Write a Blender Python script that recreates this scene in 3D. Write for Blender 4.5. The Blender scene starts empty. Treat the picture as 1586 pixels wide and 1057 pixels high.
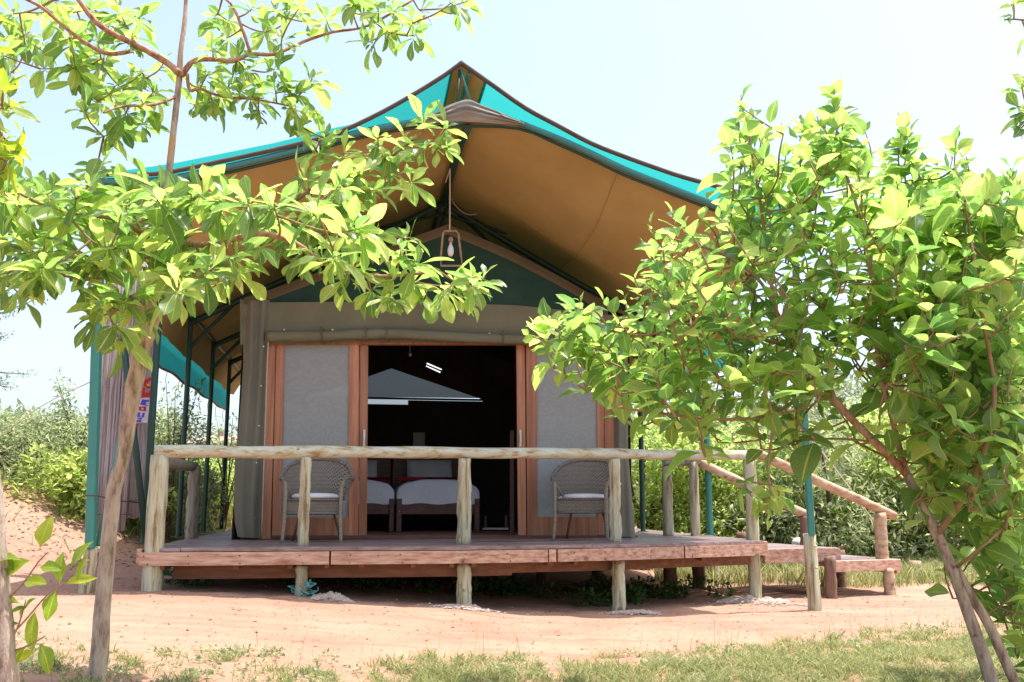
import bpy, math, random
import numpy as np
from mathutils import Vector, Matrix, noise
random.seed(7); rng = np.random.default_rng(7)
R = math.radians
sc = bpy.context.scene
col = sc.collection

# ------------------------------------------------------------------ camera
F = 1450.0; PITCH = R(9.8); EYE = 0.97
cam_d = bpy.data.cameras.new("camera"); cam = bpy.data.objects.new("camera", cam_d); col.objects.link(cam)
cam.location = (0, 0, EYE); cam.rotation_euler = (R(90) + PITCH, 0, 0)
cam_d.sensor_width = 36; cam_d.lens = 36 * F / 1586.0
cam_d.clip_start = 0.05; cam_d.clip_end = 3000
sc.camera = cam
# ------------------------------------------------------------------ sky, sun, exposure
SUN_DIR = Vector((0.26, 0.05, 1.0)).normalized()
elev = math.asin(SUN_DIR.z); azim = math.atan2(SUN_DIR.x, SUN_DIR.y)
w = bpy.data.worlds.new("World"); sc.world = w; w.use_nodes = True
nt = w.node_tree; nt.nodes.clear()
sky = nt.nodes.new("ShaderNodeTexSky"); sky.sky_type = 'NISHITA'; sky.sun_disc = False
sky.sun_elevation = elev; sky.sun_rotation = azim; sky.air_density = 1.0; sky.dust_density = 3.5; sky.ozone_density = 2.2
bg = nt.nodes.new("ShaderNodeBackground"); bg.inputs[1].default_value = 0.135
wo = nt.nodes.new("ShaderNodeOutputWorld")
hsv = nt.nodes.new("ShaderNodeHueSaturation"); hsv.inputs['Saturation'].default_value = .86; nt.links.new(sky.outputs[0], hsv.inputs['Color']); nt.links.new(hsv.outputs[0], bg.inputs[0]); nt.links.new(bg.outputs[0], wo.inputs[0])
sun_d = bpy.data.lights.new("sun", 'SUN'); sun_d.energy = 2.8; sun_d.angle = R(0.5); sun_d.color = (1, 0.955, 0.88)
sun = bpy.data.objects.new("sun", sun_d); col.objects.link(sun)
sun.rotation_euler = SUN_DIR.to_track_quat('Z', 'Y').to_euler()
sc.view_settings.view_transform = 'Standard'; sc.view_settings.look = 'None'
sc.view_settings.exposure = 1.45; sc.view_settings.gamma = 1; sc.view_settings.use_curve_mapping = False
sc.render.engine = 'CYCLES'
sc.cycles.use_denoising = True
sc.cycles.max_bounces = 8; sc.cycles.transparent_max_bounces = 16; sc.cycles.transmission_bounces = 6
sc.cycles.caustics_reflective = False; sc.cycles.caustics_refractive = False

# ------------------------------------------------------------------ placing by measured directions
ct, st = math.cos(PITCH), math.sin(PITCH)
def ray(px, py):
    dx = (px - 793) / F; dy = (528.5 - py) / F
    return Vector((dx, ct - st * dy, st + ct * dy))
def at(px, py, Y):
    r = ray(px, py); t = Y / r.y
    return Vector((r.x * t, Y, EYE + r.z * t))
def at_z(px, py, z):
    r = ray(px, py); t = (z - EYE) / r.z
    return Vector((r.x * t, r.y * t, z))
TH = R(9.0); CX, CY = -0.45, 9.05
U = Vector((math.cos(TH), math.sin(TH), 0)); V = Vector((-math.sin(TH), math.cos(TH), 0))
def T(u, v, z): return Vector((CX, CY, 0)) + U * u + V * v + Vector((0, 0, z))
def at_v(px, py, v):                      # meets the tent plane v = const
    r = ray(px, py); o = Vector((-CX, -CY, 0))
    t = (v - o.dot(V)) / r.dot(V)
    return Vector((0, 0, EYE)) + r * t
def uv_of(p):
    d = p - Vector((CX, CY, 0)); return d.dot(U), d.dot(V)

# ------------------------------------------------------------------ object helpers
def tag(o, label=None, cat=None, group=None, kind=None):
    if label: o['label'] = label
    if cat: o['category'] = cat
    if group: o['group'] = group
    if kind: o['kind'] = kind
    return o
def empty(name, loc, label=None, cat=None, group=None, rz=0, kind=None):
    o = bpy.data.objects.new(name, None); col.objects.link(o)
    o.location = loc; o.rotation_euler = (0, 0, rz); o.empty_display_size = .1
    return tag(o, label, cat, group, kind)
def root_of(o):
    p = Vector((0, 0, 0))
    while o is not None: p = p + Vector(o.location); o = o.parent
    return p
class MB:
    def __init__(s): s.v = []; s.f = []
    def add(s, vs, fs):
        n = len(s.v); s.v += [tuple(a) for a in vs]; s.f += [tuple(n + i for i in f) for f in fs]; return s
    def box(s, c, size, X=None, Y=None, Z=None, jit=0):
        c = Vector(c); X = X or Vector((1, 0, 0)); Y = Y or Vector((0, 1, 0)); Z = Z or Vector((0, 0, 1))
        a, b, d = size[0] / 2, size[1] / 2, size[2] / 2; be = min(a, b, d) * .22
        vs = []
        # chamfered box: 24 verts
        for sx in (-1, 1):
            for sy in (-1, 1):
                for sz in (-1, 1):
                    for k in range(3):
                        e = [a, b, d]
                        for q in range(3):
                            if q != k: e[q] -= be
                        p = c + X * (sx * e[0]) + Y * (sy * e[1]) + Z * (sz * e[2])
                        if jit: p += Vector((random.uniform(-jit, jit),) * 3)
                        vs.append(p)
        def I(sx, sy, sz, k): return ((sx > 0) * 4 + (sy > 0) * 2 + (sz > 0)) * 3 + k
        fs = []
        for sx in (-1, 1):
            q = [I(sx, -1, -1, 0), I(sx, 1, -1, 0), I(sx, 1, 1, 0), I(sx, -1, 1, 0)]; fs.append(q if sx > 0 else q[::-1])
            q = [I(-1, sx, -1, 1), I(1, sx, -1, 1), I(1, sx, 1, 1), I(-1, sx, 1, 1)]; fs.append(q[::-1] if sx > 0 else q)
            q = [I(-1, -1, sx, 2), I(1, -1, sx, 2), I(1, 1, sx, 2), I(-1, 1, sx, 2)]; fs.append(q if sx > 0 else q[::-1])
        for p in (-1, 1):
            for q in (-1, 1):
                fs.append((I(p, q, -1, 0), I(p, q, -1, 1), I(p, q, 1, 1), I(p, q, 1, 0)))
                fs.append((I(p, -1, q, 0), I(p, -1, q, 2), I(p, 1, q, 2), I(p, 1, q, 0)))
                fs.append((I(-1, p, q, 1), I(-1, p, q, 2), I(1, p, q, 2), I(1, p, q, 1)))
                for r in (-1, 1): fs.append((I(p, q, r, 0), I(p, q, r, 1), I(p, q, r, 2)))
        return s.add(vs, fs)
    def tube(s, pts, rad, n=8, cap=True, rough=0.0, seed=0):
        pts = [Vector(p) for p in pts]; m = len(pts)
        if not hasattr(rad, '__len__'): rad = [rad] * m
        elif len(rad) == 2 and m != 2: rad = [rad[0] + (rad[1] - rad[0]) * i / (m - 1) for i in range(m)]
        vs = []; prev = None
        for i, p in enumerate(pts):
            d = (pts[min(i + 1, m - 1)] - pts[max(i - 1, 0)]).normalized()
            if prev is None: a = d.orthogonal().normalized()
            else:
                a = prev - d * prev.dot(d)
                a = a.normalized() if a.length > 1e-5 else d.orthogonal().normalized()
            prev = a; b = d.cross(a)
            for k in range(n):
                t = 2 * math.pi * k / n; r = rad[i]
                if rough: r *= 1 + rough * noise.noise(Vector((math.cos(t) * 1.3 + seed * 7, math.sin(t) * 1.3, i * .45 + seed * 3)))
                vs.append(p + a * (r * math.cos(t)) + b * (r * math.sin(t)))
        fs = [(i * n + k, i * n + (k + 1) % n, (i + 1) * n + (k + 1) % n, (i + 1) * n + k) for i in range(m - 1) for k in range(n)]
        if cap: fs += [tuple(range(n))[::-1], tuple((m - 1) * n + k for k in range(n))]
        return s.add(vs, fs)
    def grid(s, rows):
        m = len(rows); n = len(rows[0])
        return s.add([p for r in rows for p in r], [(i * n + j, i * n + j + 1, (i + 1) * n + j + 1, (i + 1) * n + j) for i in range(m - 1) for j in range(n - 1)])
    def lathe(s, c, prof, n=12, sx=1, sy=1):
        vs = [Vector(c) + Vector((r * math.cos(2 * math.pi * k / n) * sx, r * math.sin(2 * math.pi * k / n) * sy, z)) for r, z in prof for k in range(n)]
        m = len(prof)
        fs = [(i * n + k, i * n + (k + 1) % n, (i + 1) * n + (k + 1) % n, (i + 1) * n + k) for i in range(m - 1) for k in range(n)]
        return s.add(vs, fs + [tuple(range(n))[::-1], tuple((m - 1) * n + k for k in range(n))])
    def build(s, name, mat, parent=None, smooth=False, world=True, solid=0):
        o0 = root_of(parent) if (parent is not None and world) else Vector((0, 0, 0))
        me = bpy.data.meshes.new(name); me.from_pydata([tuple(Vector(p) - o0) for p in s.v], [], s.f); me.update()
        me.materials.append(mat)
        if smooth:
            me.polygons.foreach_set('use_smooth', [True] * len(me.polygons))
        o = bpy.data.objects.new(name, me); col.objects.link(o); o.parent = parent
        if solid:
            md = o.modifiers.new("thickness", 'SOLIDIFY'); md.thickness = solid
        return o
def lerp_path(pts, k):                    # Catmull-Rom resample
    pts = [Vector(p) for p in pts]; out = []
    for i in range(len(pts) - 1):
        p0 = pts[max(i - 1, 0)]; p1 = pts[i]; p2 = pts[i + 1]; p3 = pts[min(i + 2, len(pts) - 1)]
        for j in range(k):
            t = j / k
            out.append(.5 * ((2 * p1) + (p2 - p0) * t + (2 * p0 - 5 * p1 + 4 * p2 - p3) * t * t + (3 * p1 - p0 - 3 * p2 + p3) * t ** 3))
    return out + [pts[-1]]
def interp(x, xs, ys): return float(np.interp(x, xs, ys))
def ss(a, b, x):
    t = min(1, max(0, (x - a) / (b - a))); return t * t * (3 - 2 * t)

# ------------------------------------------------------------------ materials
def new_mat(name):
    m = bpy.data.materials.new(name); m.use_nodes = True; m.node_tree.nodes.clear(); return m, m.node_tree
def surf(name, cols, scale=(4, 4, 4), rough=.8, bump=.3, bscale=None, detail=6, trans=0, tcol=None, spec=.3, spots=None, rnd=0.0, metal=0, lo=.3, hi=.7):
    m, t = new_mat(name); N = t.nodes; L = t.links
    out = N.new("ShaderNodeOutputMaterial"); p = N.new("ShaderNodeBsdfPrincipled")
    tc = N.new("ShaderNodeTexCoord"); mp = N.new("ShaderNodeMapping"); mp.inputs['Scale'].default_value = scale
    L.new(tc.outputs['Object'], mp.inputs[0])
    ns = N.new("ShaderNodeTexNoise"); ns.inputs['Scale'].default_value = 1; ns.inputs['Detail'].default_value = detail; ns.inputs['Roughness'].default_value = .62
    L.new(mp.outputs[0], ns.inputs['Vector'])
    cr = N.new("ShaderNodeValToRGB"); L.new(ns.outputs[0], cr.inputs[0])
    cr.color_ramp.elements[0].position = lo; cr.color_ramp.elements[1].position = hi
    cr.color_ramp.elements[0].color = (*cols[0], 1); cr.color_ramp.elements[1].color = (*cols[-1], 1)
    for i, c in enumerate(cols[1:-1]):
        e = cr.color_ramp.elements.new(lo + (hi - lo) * (i + 1) / (len(cols) - 1)); e.color = (*c, 1)
    c_out = cr.outputs[0]
    if spots:                              # (colour, scale, threshold)
        n2 = N.new("ShaderNodeTexNoise"); n2.inputs['Scale'].default_value = spots[1]; n2.inputs['Detail'].default_value = 4
        L.new(tc.outputs['Object'], n2.inputs['Vector'])
        r2 = N.new("ShaderNodeMapRange"); r2.inputs[1].default_value = spots[2]; r2.inputs[2].default_value = spots[2] + .08
        L.new(n2.outputs[0], r2.inputs[0])
        mx = N.new("ShaderNodeMix"); mx.data_type = 'RGBA'; L.new(r2.outputs[0], mx.inputs[0]); L.new(c_out, mx.inputs[6]); mx.inputs[7].default_value = (*spots[0], 1)
        c_out = mx.outputs[2]
    if rnd:
        oi = N.new("ShaderNodeObjectInfo"); mr = N.new("ShaderNodeMapRange"); mr.inputs[3].default_value = 1 - rnd; mr.inputs[4].default_value = 1 + rnd
        L.new(oi.outputs['Random'], mr.inputs[0]); hs = N.new("ShaderNodeHueSaturation"); L.new(mr.outputs[0], hs.inputs['Value']); L.new(c_out, hs.inputs['Color']); c_out = hs.outputs[0]
    L.new(c_out, p.inputs['Base Color']); p.inputs['Roughness'].default_value = rough
    p.inputs['Specular IOR Level'].default_value = spec; p.inputs['Metallic'].default_value = metal
    if bump:
        b = N.new("ShaderNodeBump"); b.inputs['Strength'].default_value = bump; b.inputs['Distance'].default_value = .01
        if bscale:
            n3 = N.new("ShaderNodeTexNoise"); n3.inputs['Scale'].default_value = bscale; n3.inputs['Detail'].default_value = 5; L.new(tc.outputs['Object'], n3.inputs['Vector']); L.new(n3.outputs[0], b.inputs['Height'])
        else: L.new(ns.outputs[0], b.inputs['Height'])
        L.new(b.outputs[0], p.inputs['Normal'])
    if trans:
        tr = N.new("ShaderNodeBsdfTranslucent")
        if tcol: tr.inputs[0].default_value = (*tcol, 1)
        else: L.new(c_out, tr.inputs[0])
        mixs = N.new("ShaderNodeMixShader"); mixs.inputs[0].default_value = trans
        L.new(p.outputs[0], mixs.inputs[1]); L.new(tr.outputs[0], mixs.inputs[2]); L.new(mixs.outputs[0], out.inputs[0])
    else: L.new(p.outputs[0], out.inputs[0])
    return m
def gauze(name, c, alpha, rough=.9):
    m, t = new_mat(name); N = t.nodes; L = t.links
    out = N.new("ShaderNodeOutputMaterial"); d = N.new("ShaderNodeBsdfDiffuse"); tr = N.new("ShaderNodeBsdfTransparent")
    tc = N.new("ShaderNodeTexCoord"); ns = N.new("ShaderNodeTexNoise"); ns.inputs['Scale'].default_value = 3.0; ns.inputs['Detail'].default_value = 2; ns.inputs['Distortion'].default_value = 1.5
    L.new(tc.outputs['Object'], ns.inputs['Vector'])
    wv = N.new("ShaderNodeTexWave"); wv.inputs['Scale'].default_value = 3; wv.inputs['Distortion'].default_value = 22; wv.inputs['Detail'].default_value = 5; wv.inputs['Detail Scale'].default_value = 1.7; wv.wave_type = 'RINGS'
    L.new(tc.outputs['Object'], wv.inputs['Vector'])
    mr = N.new("ShaderNodeMapRange"); mr.inputs[3].default_value = .945; mr.inputs[4].default_value = 1.02; L.new(wv.outputs[1], mr.inputs[0])
    hs = N.new("ShaderNodeHueSaturation"); hs.inputs['Color'].default_value = (*c, 1); L.new(mr.outputs[0], hs.inputs['Value']); L.new(hs.outputs[0], d.inputs[0])
    mx = N.new("ShaderNodeMixShader"); mx.inputs[0].default_value = alpha
    L.new(tr.outputs[0], mx.inputs[1]); L.new(d.outputs[0], mx.inputs[2]); L.new(mx.outputs[0], out.inputs[0])
    return m
def leafmat(name, dark, mid, light, trans=.42, tmul=2.6, rough=.38, spec=.5, vein=True):
    m, t = new_mat(name); N = t.nodes; L = t.links
    out = N.new("ShaderNodeOutputMaterial"); p = N.new("ShaderNodeBsdfPrincipled"); tr = N.new("ShaderNodeBsdfTranslucent")
    oi = N.new("ShaderNodeObjectInfo"); ge = N.new("ShaderNodeNewGeometry")
    ad = N.new("ShaderNodeMath"); ad.operation = 'ADD'; L.new(oi.outputs['Random'], ad.inputs[0]); L.new(ge.outputs['Random Per Island'], ad.inputs[1])
    fr = N.new("ShaderNodeMath"); fr.operation = 'FRACT'; L.new(ad.outputs[0], fr.inputs[0])
    cr = N.new("ShaderNodeValToRGB"); L.new(fr.outputs[0], cr.inputs[0])
    E = cr.color_ramp.elements; E[0].position = 0; E[0].color = (*dark, 1); E[1].position = 1; E[1].color = (*light, 1); e = E.new(.55); e.color = (*mid, 1)
    tc = N.new("ShaderNodeTexCoord"); ns = N.new("ShaderNodeTexNoise"); ns.inputs['Scale'].default_value = 14; ns.inputs['Detail'].default_value = 3; L.new(tc.outputs['Object'], ns.inputs['Vector'])
    mr = N.new("ShaderNodeMapRange"); mr.inputs[3].default_value = .72; mr.inputs[4].default_value = 1.25; L.new(ns.outputs[0], mr.inputs[0])
    hs = N.new("ShaderNodeHueSaturation"); L.new(mr.outputs[0], hs.inputs['Value']); L.new(cr.outputs[0], hs.inputs['Color'])
    c_out = hs.outputs[0]
    if vein:
        sx = N.new("ShaderNodeSeparateXYZ"); L.new(tc.outputs['UV'], sx.inputs[0])
        a = N.new("ShaderNodeMath"); a.operation = 'SUBTRACT'; L.new(sx.outputs[0], a.inputs[0]); a.inputs[1].default_value = .5
        b = N.new("ShaderNodeMath"); b.operation = 'ABSOLUTE'; L.new(a.outputs[0], b.inputs[0])
        c = N.new("ShaderNodeMapRange"); c.inputs[1].default_value = .02; c.inputs[2].default_value = .05; c.inputs[3].default_value = .55; c.inputs[4].default_value = 0; L.new(b.outputs[0], c.inputs[0])
        # side veins slanting forward
        d = N.new("ShaderNodeMath"); d.operation = 'MULTIPLY_ADD'; L.new(b.outputs[0], d.inputs[0]); d.inputs[1].default_value = -.8; L.new(sx.outputs[1], d.inputs[2])
        e2 = N.new("ShaderNodeMath"); e2.operation = 'MULTIPLY'; L.new(d.outputs[0], e2.inputs[0]); e2.inputs[1].default_value = 9
        f2 = N.new("ShaderNodeMath"); f2.operation = 'FRACT'; L.new(e2.outputs[0], f2.inputs[0])
        g = N.new("ShaderNodeMapRange"); g.inputs[1].default_value = .0; g.inputs[2].default_value = .14; g.inputs[3].default_value = .28; g.inputs[4].default_value = 0; L.new(f2.outputs[0], g.inputs[0])
        h = N.new("ShaderNodeMath"); h.operation = 'MAXIMUM'; L.new(c.outputs[0], h.inputs[0]); L.new(g.outputs[0], h.inputs[1])
        mx = N.new("ShaderNodeMix"); mx.data_type = 'RGBA'; L.new(h.outputs[0], mx.inputs[0]); L.new(c_out, mx.inputs[6]); mx.inputs[7].default_value = (light[0] * 1.5, light[1] * 1.35, light[2] * 2, 1)
        c_out = mx.outputs[2]
    n5 = N.new("ShaderNodeTexNoise"); n5.inputs['Scale'].default_value = 9; n5.inputs['Detail'].default_value = 5; n5.inputs['Roughness'].default_value = .7; L.new(tc.outputs['Object'], n5.inputs['Vector'])
    r5 = N.new("ShaderNodeMapRange"); r5.inputs[1].default_value = .66; r5.inputs[2].default_value = .74; r5.inputs[4].default_value = .8; L.new(n5.outputs[0], r5.inputs[0])
    m5 = N.new("ShaderNodeMix"); m5.data_type = 'RGBA'; L.new(r5.outputs[0], m5.inputs[0]); L.new(c_out, m5.inputs[6]); m5.inputs[7].default_value = (.30, .22, .07, 1); c_out = m5.outputs[2]
    L.new(c_out, p.inputs['Base Color']); p.inputs['Roughness'].default_value = rough; p.inputs['Specular IOR Level'].default_value = spec
    tint = N.new("ShaderNodeVectorMath"); tint.operation = 'MULTIPLY'; L.new(c_out, tint.inputs[0]); tint.inputs[1].default_value = (tmul * 1.06, tmul, tmul * .8)
    L.new(tint.outputs[0], tr.inputs[0])
    mixs = N.new("ShaderNodeMixShader"); mixs.inputs[0].default_value = trans
    L.new(p.outputs[0], mixs.inputs[1]); L.new(tr.outputs[0], mixs.inputs[2]); L.new(mixs.outputs[0], out.inputs[0])
    return m

M = {}
M['log'] = surf('pale_log', [(.20, .15, .08), (.46, .42, .27), (.52, .54, .40)], (22, 22, 1.8), .8, 1.0, lo=.36, hi=.62, spots=((.16, .11, .06), 7, .66), rnd=.08)
M['rail_log'] = surf('rail_log', [(.34, .22, .10), (.52, .49, .33), (.56, .62, .51)], (1.6, 22, 22), .75, .9, lo=.34, hi=.6, spots=((.2, .15, .08), 9, .68), rnd=.06)
M['grey_log'] = surf('grey_log', [(.15, .12, .09), (.34, .31, .23), (.42, .41, .32)], (22, 22, 2), .85, .6, spots=((.08, .06, .04), 7, .6), rnd=.08)
M['orange_log'] = surf('orange_log', [(.26, .15, .09), (.48, .34, .22), (.56, .46, .34)], (3, 14, 14), .75, .5, spots=((.14, .08, .05), 8, .66))
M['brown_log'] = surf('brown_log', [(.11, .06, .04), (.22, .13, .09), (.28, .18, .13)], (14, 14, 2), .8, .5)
M['plank'] = surf('deck_plank', [(.14, .085, .075), (.25, .175, .165), (.36, .28, .265)], (2.5, 30, 30), .42, .35, rnd=.22, spec=.5)
M['fascia'] = surf('fascia_board', [(.30, .13, .08), (.52, .32, .225), (.64, .48, .38)], (1.1, 34, 34), .7, .5, spots=((.13, .055, .045), 5, .64), rnd=.10, lo=.3, hi=.7)
M['beam'] = surf('bearer_beam', [(.15, .065, .035), (.27, .13, .075)], (2.0, 24, 24), .75, .4)
M['mahogany'] = surf('door_timber', [(.28, .10, .045), (.40, .165, .08), (.52, .25, .135)], (16, 16, .8), .5, .15, spec=.5, rnd=.18)
M['darkwood'] = surf('bed_timber', [(.10, .045, .035), (.17, .08, .06)], (6, 6, 25), .5, .15)
M['canvas_roof'] = surf('brown_canvas', [(.38, .262, .105), (.48, .345, .145)], (1.2, 1.2, 1.2), .9, .25, bscale=6, trans=.04, tcol=(.52, .20, .05), spec=.1)
M['canvas_wall'] = surf('olive_canvas', [(.155, .155, .10), (.205, .205, .135)], (2, 2, 1), .9, .5, bscale=5, spec=.1)
M['canvas_trim'] = surf('tan_canvas_trim', [(.13, .115, .075), (.17, .15, .10)], (2, 2, 1), .9, .4, bscale=6, spec=.1)
M['canvas_grey'] = surf('grey_canvas', [(.30, .27, .24), (.40, .36, .32)], (3, 3, 9), .9, .5, bscale=8, trans=.2)
M['gable'] = surf('green_gable_canvas', [(.022, .055, .042), (.035, .08, .06)], (2, 2, 2), .9, .3, bscale=6, spec=.1)
M['curtain'] = surf('grey_green_canvas', [(.15, .15, .11), (.21, .20, .145)], (3, 3, 1), .85, .4, bscale=6)
M['net'] = surf('teal_net', [(.02, .33, .32), (.03, .38, .37)], (3, 3, 3), .8, .1, trans=.5, tcol=(.03, .36, .35), spec=.1)
M['seam'] = surf('canvas_seam', [(.35, .24, .10), (.43, .30, .125)], (6, 6, 6), .9, 0)
M['hem'] = surf('dark_hem', [(.07, .055, .045), (.11, .085, .07)], (6, 6, 6), .9, 0)
M['tan_hem'] = surf('tan_hem', [(.25, .17, .10), (.32, .22, .14)], (6, 6, 6), .9, 0)
M['pipe'] = surf('green_pipe', [(.03, .19, .155), (.05, .26, .215)], (5, 5, 1), .45, .1, spec=.5, spots=((.06, .07, .05), 12, .7))
M['pipe_dark'] = surf('dark_green_pipe', [(.012, .05, .035), (.02, .07, .05)], (5, 5, 1), .5, .1, spec=.5)
M['pipe_blue'] = surf('front_bar', [(.03, .17, .17), (.05, .22, .22)], (3, 3, 3), .4, .1, spec=.5)
M['screen'] = gauze('insect_screen', (.43, .46, .44), .76)
M['vent'] = gauze('vent_gauze', (.05, .06, .055), .93)
M['vent2'] = gauze('slit_dimmer_gauze', (.10, .11, .10), .62)
M['white'] = surf('white_cotton', [(.70, .70, .70), (.80, .80, .80)], (4, 4, 4), .9, .3, bscale=12)
M['duvet'] = surf('duvet', [(.62, .60, .60), (.74, .72, .72)], (3, 3, 3), .9, .4, bscale=5)
M['red'] = surf('red_blanket', [(.45, .02, .02), (.55, .03, .03)], (8, 8, 8), .9, .2)
M['inner'] = surf('inner_shade', [(.05, .045, .038), (.075, .068, .055)], (2, 2, 2), .95, 0, spec=0)  # near-black: shade of the unlit tent interior put into the colour
M['rope'] = surf('rope', [(.45, .40, .32), (.6, .55, .45)], (60, 60, 60), .9, .2)
M['rust'] = surf('rusty_metal', [(.30, .19, .11), (.48, .34, .22)], (20, 20, 20), .7, .3, metal=.3)
M['steel'] = surf('steel', [(.5, .5, .48), (.65, .65, .62)], (20, 20, 20), .35, 0, metal=.8)
M['rivet'] = surf('rivet_cap', [(.7, .68, .62), (.85, .82, .75)], (20, 20, 20), .35, 0, metal=.4)
M['reed'] = surf('reed_mat', [(.24, .18, .175), (.44, .37, .36), (.54, .47, .46)], (60, 60, 2.5), .9, .4)
M['bark_pale'] = surf('pale_bark', [(.20, .14, .095), (.42, .32, .23), (.52, .42, .32)], (26, 26, 7), .85, 1.4, lo=.36, hi=.62, spots=((.55, .30, .12), 3.2, .6))
M['bark_grey'] = surf('grey_bark', [(.18, .12, .085), (.36, .28, .21), (.44, .37, .29)], (34, 34, 8), .9, 1.6, lo=.36, hi=.62, spots=((.16, .09, .06), 14, .66))
M['bark_red'] = surf('red_bark', [(.22, .10, .055), (.40, .22, .13), (.46, .31, .21)], (34, 34, 9), .8, 1.2, lo=.36, hi=.62)
M['twig'] = surf('twig_bark', [(.22, .13, .07), (.34, .22, .11)], (20, 20, 20), .8, .3)
M['bgwood'] = surf('shrub_stem', [(.10, .06, .04), (.18, .11, .07)], (10, 10, 4), .9, .3)
M['cement'] = surf('cement_rubble', [(.32, .24, .19), (.50, .42, .36)], (25, 25, 25), .95, .8)
M['soilclod'] = surf('red_soil_lump', [(.32, .17, .11), (.48, .28, .19)], (12, 12, 12), .95, .8)
M['tealcord'] = surf('teal_twine', [(.10, .40, .38), (.2, .55, .52)], (30, 30, 30), .7, .2)
M['stone'] = surf('white_stone', [(.6, .58, .54), (.8, .78, .74)], (9, 9, 9), .8, .3)
M['switch'] = surf('switch_plate', [(.5, .5, .48), (.6, .6, .58)], (4, 4, 4), .5, 0)
M['roofthatch'] = surf('far_thatch', [(.30, .21, .17), (.42, .31, .26)], (3, 3, 6), .95, .4)
M['plaster'] = surf('far_plaster', [(.5, .44, .36), (.6, .54, .45)], (3, 3, 3), .9, .2)
M['leaf_a'] = leafmat('leaf_long', (.06, .135, .04), (.15, .25, .06), (.28, .36, .10), .6, 2.7, .34)
M['leaf_near'] = leafmat('leaf_yellow', (.09, .17, .02), (.17, .26, .025), (.26, .33, .03), .5, 2.6)
M['leaf_b'] = leafmat('leaf_broad', (.06, .14, .04), (.145, .25, .06), (.27, .36, .10), .6, 2.8, .3)
M['leaf_d'] = leafmat('leaf_dark', (.03, .08, .02), (.045, .12, .025), (.08, .17, .03), .4, 2.6, .33)
M['bush_l'] = leafmat('bush_leaf_pale', (.15, .20, .11), (.25, .31, .18), (.40, .45, .30), .58, 1.9, .6, .3, False)
M['bush_r'] = leafmat('bush_leaf', (.16, .22, .07), (.27, .36, .12), (.42, .50, .20), .62, 2.2, .6, .3, False)
M['bush_p'] = leafmat('bush_leaf_grey', (.15, .19, .11), (.25, .30, .18), (.40, .44, .30), .55, 1.8, .6, .3, False)
M['bush_y'] = leafmat('bush_leaf_fresh', (.14, .19, .05), (.26, .34, .10), (.40, .46, .17), .6, 2.0, .6, .3, False)
M['far'] = leafmat('far_leaf', (.14, .18, .10), (.22, .27, .15), (.30, .34, .21), .3, 2, .7, .2, False)
M['grass'] = leafmat('grass_blade', (.15, .20, .07), (.28, .32, .13), (.56, .52, .32), .45, 1.3, .7, .2, False)
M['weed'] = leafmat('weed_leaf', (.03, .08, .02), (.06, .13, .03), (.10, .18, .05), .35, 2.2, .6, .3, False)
M['litter'] = leafmat('leaf_litter', (.16, .08, .05), (.28, .17, .10), (.40, .28, .18), .1, 1, .9, .1, False)

# ground material: red sand with grass-floor colour mixed by noise
def wicker_mat():
    m, t = new_mat('wicker'); N = t.nodes; L = t.links
    out = N.new("ShaderNodeOutputMaterial"); p = N.new("ShaderNodeBsdfPrincipled"); tc = N.new("ShaderNodeTexCoord")
    br = N.new("ShaderNodeTexBrick"); br.inputs['Scale'].default_value = 1.0
    br.inputs['Brick Width'].default_value = .030; br.inputs['Row Height'].default_value = .014; br.inputs['Mortar Size'].default_value = .0028
    br.inputs['Color1'].default_value = (.30, .27, .21, 1); br.inputs['Color2'].default_value = (.38, .34, .27, 1); br.inputs['Mortar'].default_value = (.09, .075, .055, 1)
    sx = N.new("ShaderNodeSeparateXYZ"); L.new(tc.outputs['Object'], sx.inputs[0]); cx = N.new("ShaderNodeCombineXYZ")
    ad = N.new("ShaderNodeMath"); ad.operation = 'ADD'; L.new(sx.outputs[0], ad.inputs[0]); L.new(sx.outputs[1], ad.inputs[1])
    L.new(ad.outputs[0], cx.inputs[0]); L.new(sx.outputs[2], cx.inputs[1]); L.new(cx.outputs[0], br.inputs['Vector'])
    L.new(br.outputs[0], p.inputs['Base Color']); p.inputs['Roughness'].default_value = .65
    b = N.new("ShaderNodeBump"); b.inputs['Strength'].default_value = .9; b.inputs['Distance'].default_value = .006; b.invert = True
    L.new(br.outputs['Fac'], b.inputs['Height']); L.new(b.outputs[0], p.inputs['Normal']); L.new(p.outputs[0], out.inputs[0])
    return m
M['wicker'] = wicker_mat()
M['wicker_pole'] = surf('wicker_pole', [(.22, .19, .14), (.36, .32, .25)], (8, 8, 60), .6, .4)
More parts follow.
